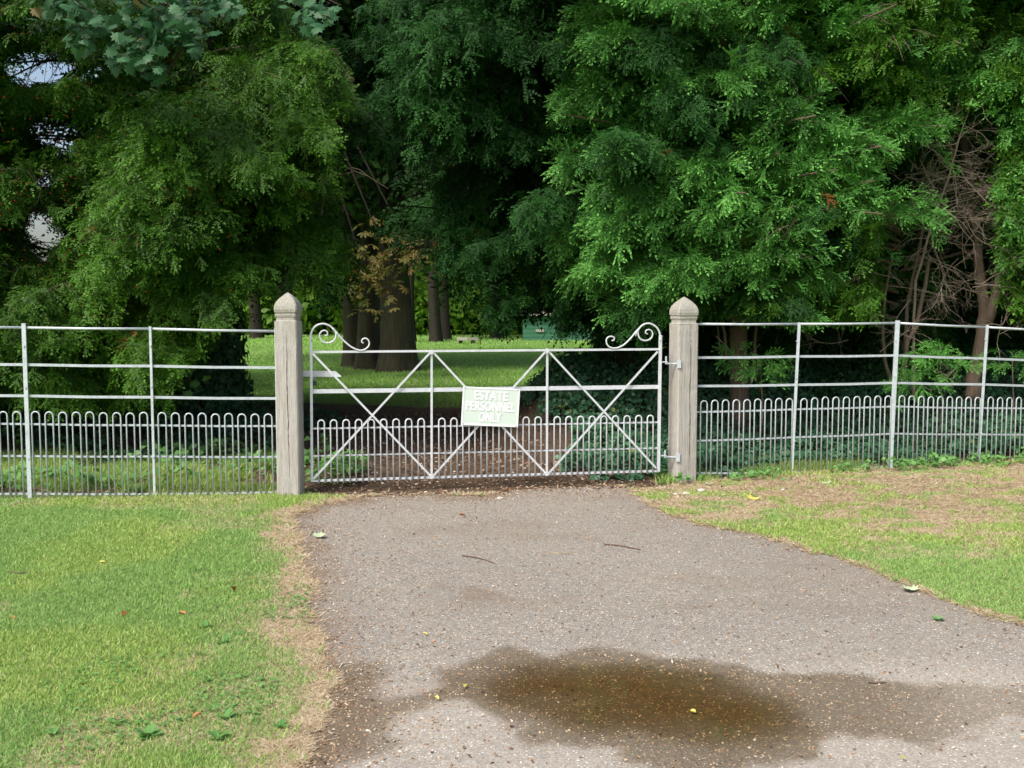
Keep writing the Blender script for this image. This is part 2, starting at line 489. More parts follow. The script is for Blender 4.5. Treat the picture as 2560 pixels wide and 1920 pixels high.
behind = Y > yf(X) + (fbm(X * 5, Y * 5 + 90, 3) - .5) * .2
drive_m = Dd > 0
# dryness of the turf
dl = -SD
dryL = sstep(.42, .10, dl + (fbm(X * 4 + 3, Y * 4, 3) - .5) * .35) * (X < 0)
dryR = sstep(.16, .02, dl + (fbm(X * 6, Y * 6, 3) - .5) * .15) * (X > 0)
pr = proj(np.stack([X.ravel(), Y.ravel(), np.zeros(X.size)], 1))
PYg = pr[1].reshape(X.shape); PXg = pr[0].reshape(X.shape)
strawR = 1.15 * sstep(1465, 1235, PYg + (PXg - 1750) * -.05 + (fbm(X * 2.4, Y * 2.4, 4) - .5) * 210) * (X > 1.0) * .95
strawF = sstep(.35, .05, yf(X) - Y + (fbm(X * 5, Y * 5, 3) - .5) * .3) * .6
patch = np.maximum(sstep(.46, .66, fbm(X * 1.3 + 11, Y * 1.3, 4)) * .65, .16 + .26 * (X > 0))
DRY = np.clip(np.maximum.reduce([dryL * .95, dryR * .9, strawR, strawF, patch]), 0, 1)
DRY = DRY * (1 - .30 * (X > 1) * sstep(.46, .66, fbm(X * 5 + 60, Y * 7, 5)) * (strawR > .02)); DRY = DRY * (.8 + .4 * fbm(X * 16, Y * 16, 3))
GREENF = np.clip(sstep(-2.1, -2.8, X + (fbm(X * 2, Y * 2, 3) - .5) * 1.2) * sstep(11.6, 10.2, Y) + .5 * sstep(.9, 1.4, X) * sstep(11, 10, Y), 0, 1) * sstep(.35, .55, fbm(X * 3, Y * 3, 3))

ny, nx = X.shape
ids = np.arange(ny * nx).reshape(ny, nx)
quads = np.stack([ids[:-1, :-1], ids[:-1, 1:], ids[1:, 1:], ids[1:, :-1]], -1)
dm = drive_m[:-1, :-1] & ~((Y > yf(X) + .15)[:-1, :-1])
bh = behind[:-1, :-1] & ~dm
lawn_l = ~dm & ~bh & (X[:-1, :-1] < .2)
lawn_r = ~dm & ~bh & ~(X[:-1, :-1] < .2)
VG = np.stack([X.ravel(), Y.ravel(), Z.ravel()], 1)
def ground_piece(name, mask, mat, fields):
    q = quads[mask]
    u, inv = np.unique(q.ravel(), return_inverse=True)
    o = make(name, VG[u], inv.reshape(-1, 4), mat, attrs={k: ('POINT', v.ravel()[u]) for k, v in fields.items()}, smooth=True)
    return o
tag(ground_piece('driveway', dm, M['asphalt'], {'wet': WETF, 'stain': STF, 'lite': LITE}), 'worn grey brown asphalt driveway with a wet patch', 'driveway', kind='structure')
tag(ground_piece('lawn', lawn_l, M['turf'], {'dry': DRY}), 'mown lawn left of the driveway', 'lawn', kind='structure')
tag(ground_piece('lawn', lawn_r, M['turf'], {'dry': DRY}), 'dry patchy lawn right of the driveway', 'lawn', kind='structure')
tag(ground_piece('woodland_floor', bh, M['floor'], {'green': GREENF}), 'brown soil and litter under the trees behind the fence', 'ground', kind='structure')
# puddle water: where the dip lies under the water level
pm = (PS > -.06)[:-1, :-1] & dm
q = quads[pm]; u, inv = np.unique(q.ravel(), return_inverse=True)
pv = VG[u].copy(); pv[:, 2] = .0015
tag(make('puddle', pv, inv.reshape(-1, 4), M['water'], attrs={'depth': ('POINT', sstep(-.05, .38, PS).ravel()[u])}), 'shallow brown puddle in the middle of the driveway', 'puddle', kind='structure')

# meadow sheet beyond + sides, one big grid with a hole for the near grid
def big_sheet():
    xs = np.unique(np.concatenate([np.linspace(-600, -8.4, 30), np.linspace(-8.4, 8.4, 60), np.linspace(8.4, 600, 30)]))
    ys = np.unique(np.concatenate([np.linspace(-300, .6, 12), np.linspace(.6, 17.36, 24), np.linspace(17.36, 60, 80), np.linspace(60, 900, 20)]))
    A, B = np.meshgrid(xs, ys)
    Zb = gz(A, B); Zb = np.where(B > 20, (fbm(A * .1, B * .1, 3) - .5) * .25 * sstep(20, 30, B), Zb)
    idb = np.arange(A.size).reshape(A.shape)
    qq = np.stack([idb[:-1, :-1], idb[:-1, 1:], idb[1:, 1:], idb[1:, :-1]], -1)
    cx = (A[:-1, :-1] + A[1:, 1:]) / 2; cy = (B[:-1, :-1] + B[1:, 1:]) / 2
    keep = ~((abs(cx) < 8.35) & (cy > .61) & (cy < 17.34))
    V = np.stack([A.ravel(), B.ravel(), Zb.ravel()], 1)
    tag(make('meadow', V, qq[keep], M['meadow'], smooth=True), 'bright green parkland grass beyond the gate', 'grass', kind='structure')
big_sheet()

def sample_field(Fd, x, y):
    i = np.clip(((y - gy[0]) / .03).astype(int), 0, ny - 1); j = np.clip(((x - gx[0]) / .03).astype(int), 0, nx - 1)
    return Fd[i, j]

# ------------------------------------------------------------------ grass blades
def blades(name, n, xr, yr, accept, label, hmul=1.0, seed=1, dryf=None):
    g = np.random.default_rng(seed)
    u = g.random(n)
    p = 1.15
    y = (yr[0] ** (1 - p) + u * (yr[1] ** (1 - p) - yr[0] ** (1 - p))) ** (1 / (1 - p))
    x = xr[0] + (xr[1] - xr[0]) * g.random(n)
    k = accept(x, y); x = x[k]; y = y[k]; n = len(x)
    z = sample_field(Z, x, y)
    dry = sample_field(DRY, x, y)
    if dryf is not None: dry = dryf(x, y, dry)
    isdry = (g.random(n) < dry * 1.05).astype(float)
    isdry = np.maximum(isdry, (g.random(n) < .05) * .8)
    tone = sstep(.42, .62, fbm(x * 1.1 + 5, y * 1.1 + 8, 3))
    h = (.008 + .013 * g.random(n)) * (1 + .35 * (y / 5)) * (1 + .6 * (fbm(x * 2, y * 2, 3) - .5)) * hmul
    wd = (.0016 + .0016 * g.random(n)) * (.6 + y / 4.2)
    a = g.random(n) * 2 * math.pi
    lean = (g.random(n) * 1.5 + isdry * 1.6) * h
    a2 = g.random(n) * 2 * math.pi
    hh = h * (1 - .55 * isdry)
    B = np.stack([x, y, z - .003], 1)
    W = np.stack([np.cos(a) * wd, np.sin(a) * wd, np.zeros(n)], 1)
    T = B + np.stack([np.cos(a2) * lean, np.sin(a2) * lean, hh + .003], 1)
    V = np.stack([B - W, B + W, T], 1).reshape(-1, 3)
    Fs = np.arange(3 * n).reshape(-1, 3)
    o = make(name, V, Fs, M['blade'], attrs={'rnd': ('FACE', g.random(n)), 'dry': ('FACE', isdry), 'tone': ('FACE', tone)})
    return tag(o, label, 'grass', kind='stuff')

def frac(mask, x, y):
    return sample_field(mask.astype(float), x, y) > .5
LL = np.zeros(X.shape, bool); LL[:-1, :-1] = lawn_l
LR = np.zeros(X.shape, bool); LR[:-1, :-1] = lawn_r
def vis(x, y, m=.25):
    return np.abs(x) < (.4946 * y + m)
blades('grass', 900000, (-4.8, 0), (3.2, 9.0), lambda x, y: frac(LL, x, y) & vis(x, y), 'short mown green grass left of the driveway', seed=2)
blades('grass', 900000, (.5, 5.6), (4.5, 10.6), lambda x, y: frac(LR, x, y) & vis(x, y), 'patchy green and straw coloured grass right of the driveway', seed=3)
# tufts that creep over the asphalt edge and stand along the fence foot
blades('grass', 120000, (-4.8, 5.6), (3.2, 10.8), lambda x, y: vis(x, y) & (np.abs(sample_field(Dd, x, y)) < .05) & (fbm(x * 3 + 2, y * 3, 3) > .5), 'dry grass fringe along the driveway edge', 1.3, 4, lambda x, y, d: np.maximum(d, .75))
blades('grass', 110000, (-5.4, 6.0), (8.5, 11.6), lambda x, y: vis(x, y, .4) & (np.abs(y - yf(x)) < .13) & ((x < -1.75) | (x > 1.7)) & (fbm(x * 4, y * 4, 3) > .42), 'longer straw and green grass at the fence foot', 1.8, 5, lambda x, y, d: np.full_like(d, .55))
GF = GREENF
blades('grass', 220000, (-6.5, 3.5), (9.0, 12.2), lambda x, y: vis(x, y, .5) & (y > yf(x) + .05) & (sample_field(GF, x, y) > .3), 'green weeds and grass behind the left fence', 3.0, 6, lambda x, y, d: np.full_like(d, .12))

def far_blades(n, seed):
    g = np.random.default_rng(seed)
    u = g.random(n); y = (14.8 ** -.6 + u * (54 ** -.6 - 14.8 ** -.6)) ** (-1 / .6)
    x = (g.random(n) * 2 - 1) * (.5 * y + .5)
    k = (x / y < .12) & (x / y > -.36) & (y > 16.8 + (fbm(x * 1.2, y * 1.2, 4) - .5) * 2.4)
    x = x[k]; y = y[k]; n = len(x)
    zb = np.where(y > 20, (fbm(x * .1, y * .1, 3) - .5) * .25 * sstep(20, 30, y), gz(x, y))
    h = (.03 + .03 * g.random(n)) * (.8 + y / 40); wd = (.004 + .004 * g.random(n)) * y / 14
    a = g.random(n) * 6.283; a2 = g.random(n) * 6.283; ln = g.random(n) * h
    B = np.stack([x, y, zb - .01], 1); W = np.stack([np.cos(a) * wd, np.sin(a) * wd, 0 * a], 1)
    T = B + np.stack([np.cos(a2) * ln, np.sin(a2) * ln, h], 1)
    V = np.stack([B - W, B + W, T], 1).reshape(-1, 3)
    o = make('meadow_grass', V, np.arange(3 * n).reshape(-1, 3), M['blade'], attrs={'rnd': ('FACE', g.random(n)), 'dry': ('FACE', (g.random(n) < .01 + .10 * sstep(.55, .7, fbm(x * .5, y * .5, 3))) * .8), 'tone': ('FACE', np.full(n, 1.0))})
    tag(o, 'lush grass of the park beyond the gate', 'grass', kind='stuff')
far_blades(420000, 12)

# ------------------------------------------------------------------ leaf protos
def fan(pts):
    c = np.array([pts[0]]); T = []
    for i in range(1, len(pts) - 1):
        T.append([pts[0], pts[i], pts[i + 1]])
    return np.array(T, float)
def inst(T, tip, pos, f, n, sc):
    """T (k,3,3) triangles placed at pos with forward f, normal n"""
    N_ = len(pos)
    s = np.cross(n, f); s /= np.linalg.norm(s, axis=1)[:, None] + 1e-9
    n = np.cross(f, s)
    B = np.stack([f, s, n], 1) * sc[:, None, None]
    V = np.einsum('kvc,ncd->nkvd', T, B) + pos[:, None, None, :]
    return V.reshape(-1, 3).astype(np.float32), np.tile(tip, N_)
def leaf_mesh(name, chunks, mat, parent=None, seed=0):
    """chunks: list of (V, tip, rnd)"""
    V = np.concatenate([c[0] for c in chunks]); tip = np.concatenate([c[1] for c in chunks]); rnd = np.concatenate([c[2] for c in chunks])
    return make(name, V, np.arange(len(V)).reshape(-1, 3), mat, parent, attrs={'tip': ('FACE', tip), 'rnd': ('FACE', rnd)})

def spray(kind, L, ntw, wmax, sp, ll, lw, seed):
    g = np.random.default_rng(seed)
    T = []; tp = []
    def stem(x): return np.array([x, 0, -.22 * L * (x / L) ** 2])
    def twig(p, d, ln, droop, t0):
        k = max(2, int(ln / sp))
        up = np.array([0, 0, 1.0])
        side = np.cross(up, d); side /= np.linalg.norm(side)
        for i in range(k + 1):
            s_ = i / k
            q = p + d * ln * s_ + up * (-droop * ln * s_ * s_) + g.normal(0, .0015, 3)
            for sg in (-1, 1):
                if kind == 'yew':
                    fa = .55 + .2 * g.random(); l_ = ll * (1 - .45 * s_) * (.8 + .4 * g.random())
                    ld = d * math.cos(fa * 1.5) + side * sg * math.sin(fa * 1.5) + up * g.normal(0, .25)
                else:
                    fa = .45 + .25 * g.random(); l_ = ll * (1.25 - .95 * s_) * (.7 + .6 * g.random())
                    ld = d * math.cos(fa) + side * sg * math.sin(fa) + up * g.normal(0, .22)
                T.append([q - d * lw * .5, q + d * lw * .5 , q + ld * l_])
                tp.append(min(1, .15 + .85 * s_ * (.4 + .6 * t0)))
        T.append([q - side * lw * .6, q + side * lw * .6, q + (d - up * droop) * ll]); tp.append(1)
    for i in range(ntw):
        t = .08 + .84 * (i + g.random() * .5) / ntw
        for sg in (-1, 1):
            if g.random() < .2: continue
            a = (1.05 - .5 * t) if kind == 'yew' else (.85 - .35 * t)
            a += g.normal(0, .26)
            ln = wmax * (1 - t) ** .55 * (.75 + .4 * g.random()) + .03
            d = np.array([math.cos(a), sg * math.sin(a), g.normal(.0, .34)]); d /= np.linalg.norm(d)
            twig(stem(t * L), d, ln, .35 if kind == 'yew' else .15, t)
    twig(stem(L * .85), np.array([.93, 0, -.36]), L * .32, .3, 1)
    return np.array(T), np.array(tp)
P_YEW = [spray('yew', .15, 4, .066, .0150, .0200, .0160, s) for s in range(8)]
P_YEWL = [spray('yew', .40, 6, .16, .030, .036, .022, 10 + s) for s in range(3)]
P_CYP = [spray('cyp', .17, 5, .074, .0145, .023, .0140, 20 + s) for s in range(8)]
P_CYPL = [spray('cyp', .36, 6, .15, .026, .036, .018, 30 + s) for s in range(3)]

SKYGAP = [(95, 165, 60, 26), (240, 188, 14, 16), (112, 322, 26, 18), (150, 330, 34, 18), (172, 362, 12, 12), (157, 392, 9, 9), (108, 440, 16, 24), (92, 575, 20, 40), (112, 600, 22, 34), (85, 520, 10, 14),
          (75, 40, 13, 26), (165, 20, 14, 8), (2300, 90, 26, 12), (2165, 225, 16, 10), (2228, 238, 8, 6), (2350, 12, 10, 8), (2075, 285, 6, 5)]
def gap_mask(px, py, rough=1.0, seed=0):
    m = np.zeros(px.shape, bool)
    nz = fbm(px * .045 + seed, py * .045 + 3, 3)
    for gx_, gy_, rx, ry in SKYGAP:
        d = ((px - gx_) / rx) ** 2 + ((py - gy_) / ry) ** 2
        m |= d < (.6 + 1.4 * nz) * rough
    return m

def norm(a): return a / (np.linalg.norm(a, axis=-1, keepdims=True) + 1e-9)

class Crown:
    def __init__(s, hi, lo, seed, reject, droop=.5):
        s.hi, s.lo, s.g, s.rej, s.droop = hi, lo, np.random.default_rng(seed), reject, droop
        s.P = {True: [], False: []}; s.Bv = {True: [], False: []}; s.Fd = {True: [], False: []}; s.wood = MB()
        s.big = MB()
    def sprays(s, hi, pos, f):
        s.P[hi].append(pos); s.Fd[hi].append(f); s.Bv[hi].append(np.full(len(pos), s.g.random()))
    def bough(s, P0, az, L, el, droop, W, fs=.35, step=.068, hi=True, den=1.0, wood=True, r0=.035):
        g = s.g
        dh = np.array([math.sin(az), math.cos(az), 0])
        sd_ = np.array([dh[1], -dh[0], 0])
        bend = g.normal(0, .24)
        def pt(t):
            return P0 + dh * (L * t) + sd_ * (bend * L * t * t) + np.array([0, 0, L * (math.tan(el) * t - droop * t * t)])
        sp = .062 if hi else .25
        tw = []
        st = step if hi else step * 2.2
        t = fs
        pos = []; fw = []
        while t < 1.0:
            c = pt(t); tg = norm(pt(min(t + .02, 1.02)) - pt(t - .02))
            prof = W * ((1 - (t - fs) / (1 - fs)) ** .6 * .8 + .22) * min(1, .5 + (t - fs) * 3)
            for sg in (-1, 1):
                ln = prof * (.7 + .5 * g.random())
                a = math.radians(58 - 22 * t + g.normal(0, 24))
                d = tg * math.cos(a) + sg * sd_ * math.sin(a) + np.array([0, 0, g.normal(0, .34)])
                k = max(1, int(ln / sp * den + g.random()))
                for j in range(k):
                    q = (j + g.random()) / k
                    p = c + d * ln * q + np.array([0, 0, -s.droop * .5 * ln * q * q])
                    if ln > .3 and j == k - 1 and wood and hi and g.random() < .3:
                        tw.append([c, (c + p) / 2 + (0, 0, .01), p - (0, 0, .03)])
                    ff = d + tg * .4 + np.array([g.normal(0, .5), g.normal(0, .5), g.normal(0, .2) - s.droop * (.3 + g.random() * .9)])
                    pos.append(p); fw.append(ff)
            pos.append(c); fw.append(tg + np.array([g.normal(0, .25), g.normal(0, .25), -s.droop * g.random()]))
            t += st / L * (.7 + .6 * g.random())
        pos = np.array(pos); fw = norm(np.array(fw))
        pos = pos + g.normal(0, .045, pos.shape)
        k = ~(s.rej(pos + fw * (.22 if hi else .3), pos) | s.rej(pos, pos))
        if wood and k.mean() > .55:
            ts = np.linspace(0, .92, 7)
            s.wood.sweep([pt(t) - (0, 0, .05) for t in ts], [r0 * .6 * (1 - .85 * t) + .003 for t in ts], 5, cap=False)
            for q in tw: s.wood.sweep(q, [.006, .004, .002], 4, cap=False)
        if k.any(): s.sprays(hi, pos[k], fw[k])
    def finish(s, root, mat, wmat, name='crown', hs=1.0):
        chunks = []
        for hi in (True, False):
            if not s.P[hi]: continue
            P = np.concatenate(s.P[hi]); Fv = np.concatenate(s.Fd[hi])
            protos = s.hi if hi else s.lo
            g = s.g; N_ = len(P)
            n = np.array([0, 0, 1.0]) + g.normal(0, .45, (N_, 3)) + np.array([0, -.35, 0])
            which = g.integers(0, len(protos), N_)
            sc = (.72 + .85 * g.random(N_) ** 2.2) * (hs if hi else 1.25)
            rr = .55 * g.random(N_) + .45 * np.concatenate(s.Bv[hi])
            rr = np.where(g.random(N_) < .0028, 1.0, rr)
            for i, (T, tp) in enumerate(protos):
                m = which == i
                if not m.any(): continue
                V, tt = inst(T, tp, P[m], Fv[m], n[m], sc[m])
                rn = np.repeat(rr[m], len(T)) * .75 + g.random(m.sum() * len(T)) * .25
                # a few wholly brown sprays keep their value above the threshold
                rn = np.where(np.repeat(rr[m], len(T)) > .9999, .995, np.minimum(rn, .97))
                chunks.append((V, tt, rn))
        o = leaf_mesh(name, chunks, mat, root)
        if s.wood.n: s.wood.build('branches', wmat, root, smooth=True)
        return o

def fence_clear(P, m=.22):
    return P[:, 1] < yf(P[:, 0]) + m

def conifer(root, base, R, zr, nb, protos, mat, reject, seed, W=.75, az0=math.pi, spread=1.9, el=(2, 22), droop=(.15, .4), trunk=.22, top=9., prof=None, back=24, wmat=None, hs=1.0, dr=.5, den=1.0, fs=.35):
    g = np.random.default_rng(seed)
    C_ = Crown(protos[0], protos[1], seed, reject, dr)
    base = np.asarray(base, float)
    for i in range(nb + back):
        front = i < nb
        z = zr[0] + (zr[1] - zr[0]) * ((i + g.random()) / nb if front else g.random())
        az = az0 + (g.random() * 2 - 1) * spread if front else az0 + math.pi + (g.random() * 2 - 1) * 1.3
        q = (z - zr[0]) / (zr[1] - zr[0])
        Rz = R * (prof(q) if prof else (1 - .35 * q ** 2)) * (.72 + .36 * g.random())
        P0 = base + np.array([0, 0, z])
        tipP = P0 + np.array([math.sin(az) * Rz, math.cos(az) * Rz, 0])
        px, py = proj(tipP[None]); px, py = px[0], py[0]
        hi = front and -250 < px < 2810 and py > -260
        C_.bough(P0, az, Rz, math.radians(g.uniform(*el)), g.uniform(*droop), W * (.5 + .5 * g.random()), fs=fs if hi else .25, hi=hi, den=den, wood=hi)
    return C_

def trunk(root, base, r, h, mat, lean=(0, 0), seed=0, n=14, flare=1.6, name='trunk', z0=-.1):
    g = np.random.default_rng(seed)
    m = MB(); zs = np.concatenate([[0, .1, .25, .5, .9], np.linspace(1.4, h, 9)])
    V = []
    ph = g.random(4) * 6
    for z in zs:
        rr = r * (1 - .55 * z / h) * (1 + (flare - 1) * math.exp(-z / (r * 1.3 + .05)))
        for k in range(n):
            a = 2 * math.pi * k / n
            q = rr * (1 + .07 * math.sin(3 * a + ph[0] + z * .5) + (.10 * math.exp(-z / (2 * r)) + .03) * math.sin(5 * a + ph[1]))
            V.append((base[0] + lean[0] * z + .04 * math.sin(z + ph[2]) + q * math.cos(a), base[1] + lean[1] * z + q * math.sin(a), base[2] + z0 + z))
    Fs = []
    for i in range(len(zs) - 1):
        for k in range(n):
            k2 = (k + 1) % n
            Fs.append((i * n + k, i * n + k2, (i + 1) * n + k2, (i + 1) * n + k))
    Fs.append(tuple((len(zs) - 1) * n + k for k in range(n)))
    m.add(V, Fs)
    return m.build(name, mat, root, smooth=True)

# lowest picture line the hanging foliage reaches, per column (source pixels), turned into a clearance under the crowns
LIM_X = [-400, 420, 470, 560, 620, 680, 820, 870, 900, 1000, 1100, 1180, 1215, 1290, 1300, 1380, 1392, 1450, 1500, 1600, 1690, 1760, 1850, 2000, 2080, 2200, 2300, 2400, 2700]
LIM_L = [1060, 1050, 900, 850, 770, 760, 790, 740, 640, 600, 700, 760, 800, 850, 765, 765, 860, 880, 900, 900, 830, 800, 800, 815, 800, 830, 790, 770, 800]
def limits(P, LX, LY, jit=28, seed=0):
    px, py = proj(P)
    lim = np.interp(px, LX, LY) + (fbm(px * .03 + seed, py * .03, 3) - .5) * 2 * jit
    return px, py, py > lim
def rej_left(F_, P):
    px, py, l = limits(F_, LIM_X, LIM_L)
    # right-hand outline of the left yew
    rx = np.interp(py, [-300, 0, 150, 250, 400, 520, 560, 700, 800], [640, 700, 860, 900, 850, 790, 850, 875, 800]) + (fbm(py * .03, px * .03, 3) - .5) * 80
    return l | fence_clear(F_) | fence_clear(P) | gap_mask(px, py, 1.7) | (px > rx)
def rej_all(F_, P):
    px, py, l = limits(F_, LIM_X, LIM_L)
    return l | fence_clear(F_) | fence_clear(P) | gap_mask(px, py, 1.7)
def rej_gap(F_, P):
    px, py, l = limits(F_, LIM_X, LIM_L)
    return l | gap_mask(px, py, 1.25)

# ------------------------------------------------------------------ trees
# A: left yew with ivy-clad trunk
rA = empty('yew_tree', (-4.1, 14.0, 0), 'broad green yew tree with an ivy clad trunk behind the left fence', 'tree')
cA = conifer(rA, (-4.1, 14.0, 0), 4.6, (.9, 6.8), 92, (P_YEW, P_YEWL), M['yew'], rej_left, 101, W=.85, dr=1.0, back=34, spread=1.75)
for px, py, dp, az, L, W in [(880, 610, 11.4, 2.0, 3.0, .7), (850, 250, 10.9, 2.3, 3.0, .9), (830, 330, 10.4, 2.4, 2.6, .8), (640, 560, 10.0, 2.6, 2.6, .8), (760, 640, 10.6, 2.3, 2.6, .75), (560, 450, 9.9, 2.9, 2.6, .8), (300, 420, 9.7, 3.2, 2.5, .8), (450, 300, 9.9, 3.0, 2.6, .9), (520, 690, 10.0, 3.0, 2.4, .7), (300, 760, 9.8, 3.2, 2.4, .7), (700, 200, 10.8, 2.5, 2.6, .8), (420, 620, 9.7, 3.1, 2.4, .8), (230, 560, 9.7, 3.2, 2.2, .7), (180, 840, 9.9, 3.2, 2.2, .7), (380, 880, 10.2, 3.0, 2.2, .7), (60, 960, 10.2, 3.1, 2.0, .6), (200, 940, 10.3, 3.1, 2.0, .6), (330, 960, 10.5, 3.0, 2.0, .5), (120, 760, 9.9, 3.2, 2.0, .6)]:
    tipp = at(px, py, dp); dh = np.array([math.sin(az), math.cos(az), 0])
    cA.bough(tipp - dh * L + np.array([0, 0, .12 * L]), az, L, .25, .38, W, fs=.2, hi=True, den=1.3)
cA.finish(rA, M['yew'], M['bark_red'])
tA = trunk(rA, (-4.1, 14.0, .1), .27, 5.8, M['bark_dark'], seed=3)

IVY = fan([(0, 0, 0), (.15, -.38, .0), (.48, -.30, .02), (.62, -.12, 0), (1.0, 0, -.05), (.62, .12, 0), (.48, .30, .02), (.15, .38, 0), (0, 0, 0)])
IVT = np.full(len(IVY), .5)
def ivy_leaves(pos, nrm, size, seed):
    g = np.random.default_rng(seed); n_ = len(pos)
    nn = norm(nrm + g.normal(0, .45, (n_, 3)))
    f = norm(np.cross(nn, g.normal(0, 1, (n_, 3))) + np.array([0, 0, -.4]))
    V, t = inst(IVY, IVT, pos, f, nn, size * (.6 + .8 * g.random(n_)))
    return V, t * np.repeat(g.random(n_), len(IVY)) * 2, np.repeat(g.random(n_), len(IVY))
g = np.random.default_rng(5)
n_ = 9000
zz = g.random(n_) ** 1.1 * 3.2; aa = g.random(n_) * 2 * math.pi
rr = .31 + .14 * g.random(n_) * (1 + .6 * np.exp(-zz)) + .10 * np.exp(-zz * 1.5)
pos = np.stack([-4.1 + rr * np.cos(aa), 14 + rr * np.sin(aa), .1 + zz], 1)
leaf_mesh('ivy', [ivy_leaves(pos, np.stack([np.cos(aa), np.sin(aa), .3 + 0 * aa], 1), .085, 6)], M['ivy'], rA)

# B: far left yew with berries
rB = empty('yew_tree', (-7.0, 12.6, 0), 'dark yew at the left edge, flecked with red berries', 'tree')
cB = conifer(rB, (-7.0, 12.6, 0), 3.4, (.5, 6.5), 80, (P_YEW, P_YEWL), M['yew'], rej_all, 102, W=.75, dr=.6, az0=2.7, spread=1.4)
cB.finish(rB, M['yew'], M['bark_red'])
trunk(rB, (-7.0, 12.6, 0), .26, 5.8, M['bark_dark'], seed=4)

# C: centre dark yew
def rej_c(F_, P):
    px, py, l = limits(F_, LIM_X, LIM_L)
    hollow = (px > 850) & (px < 1080) & (py > 430 + (fbm(px * .02, py * .02, 3) - .5) * 160)
    return l | fence_clear(F_) | hollow | (px < 800)
rC = empty('yew_tree', (1.55, 13.4, .3), 'dark blue green yew hanging over the gate opening', 'tree')
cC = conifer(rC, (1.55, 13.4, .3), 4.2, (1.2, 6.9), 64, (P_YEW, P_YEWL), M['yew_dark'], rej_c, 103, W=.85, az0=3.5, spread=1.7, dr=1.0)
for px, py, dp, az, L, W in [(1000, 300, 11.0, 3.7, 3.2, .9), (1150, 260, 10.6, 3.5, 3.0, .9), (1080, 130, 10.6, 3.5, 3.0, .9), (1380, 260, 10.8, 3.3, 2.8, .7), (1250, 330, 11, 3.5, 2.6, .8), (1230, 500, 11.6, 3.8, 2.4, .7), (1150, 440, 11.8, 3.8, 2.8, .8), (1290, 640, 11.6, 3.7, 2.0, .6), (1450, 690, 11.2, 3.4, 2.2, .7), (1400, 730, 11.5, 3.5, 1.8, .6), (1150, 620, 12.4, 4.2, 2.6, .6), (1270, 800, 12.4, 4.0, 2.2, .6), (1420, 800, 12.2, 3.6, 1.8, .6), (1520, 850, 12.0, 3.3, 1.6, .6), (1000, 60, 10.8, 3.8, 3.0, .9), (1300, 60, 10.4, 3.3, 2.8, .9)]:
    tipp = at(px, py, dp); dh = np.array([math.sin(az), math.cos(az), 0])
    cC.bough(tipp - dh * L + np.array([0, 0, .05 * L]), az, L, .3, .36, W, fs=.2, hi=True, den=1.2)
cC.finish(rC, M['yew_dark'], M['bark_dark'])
trunk(rC, (1.55, 13.4, .5), .24, 5.8, M['bark_dark'], seed=5)

# D: bright cypress
def rej_d(F_, P):
    px, py, l = limits(F_, LIM_X, LIM_L)
    return l | fence_clear(F_) | (px < 1370) | gap_mask(px, py)
rD = empty('cypress_tree', (2.57, 11.7, 0), 'bright green feathery cypress beside the right gate post', 'tree')
cD = conifer(rD, (2.57, 11.7, 0), 2.3, (1.6, 6.4), 70, (P_CYP, P_CYPL), M['cypress'], rej_d, 104, W=.6, az0=3.3, spread=1.6, el=(8, 30), droop=(.1, .3), dr=.35)
for px, py, dp, az, L, W in [(1405, 400, 10.5, 3.75, 2.0, .55), (1440, 570, 10.4, 3.7, 2.0, .55), (1500, 480, 10.2, 3.6, 1.8, .6), (1480, 660, 10.3, 3.6, 1.6, .5), (1600, 430, 10.1, 3.4, 1.8, .6), (1620, 560, 10.0, 3.4, 1.8, .6), (1700, 500, 10.0, 3.3, 1.7, .6), (1800, 560, 10.1, 3.1, 1.7, .6), (1600, 680, 10.1, 3.4, 1.6, .6), (1720, 660, 10.1, 3.2, 1.6, .6), (1850, 650, 10.2, 3.0, 1.6, .6), (1470, 220, 10.5, 3.7, 2.2, .5), (1500, 100, 10.5, 3.6, 2.2, .6), (1950, 120, 10.4, 3.0, 2.0, .7), (2000, 30, 10.5, 2.9, 2.0, .7), (1850, 180, 10.2, 3.1, 2.0, .7), (2150, 40, 10.8, 2.6, 2.0, .6), (2120, 150, 10.8, 2.6, 1.9, .5), (1750, 100, 10.2, 3.2, 2.0, .7), (1650, 200, 10.3, 3.4, 2.0, .6), (1900, 740, 10.5, 3.0, 1.4, .5), (2080, 690, 10.6, 2.8, 1.6, .5), (1960, 790, 10.4, 2.9, 1.2, .4), (1640, 760, 10.4, 3.3, 1.2, .4)]:
    tipp = at(px, py, dp); dh = np.array([math.sin(az), math.cos(az), 0])
    cD.bough(tipp - dh * L - np.array([0, 0, .10 * L]), az, L, .38, .30, W, fs=.2, hi=True, den=1.5, step=.062)
cD.finish(rD, M['cypress'], M['bark_red'])
trunk(rD, (2.57, 11.7, .1), .11, 5.8, M['bark_red'], seed=6, flare=1.3)

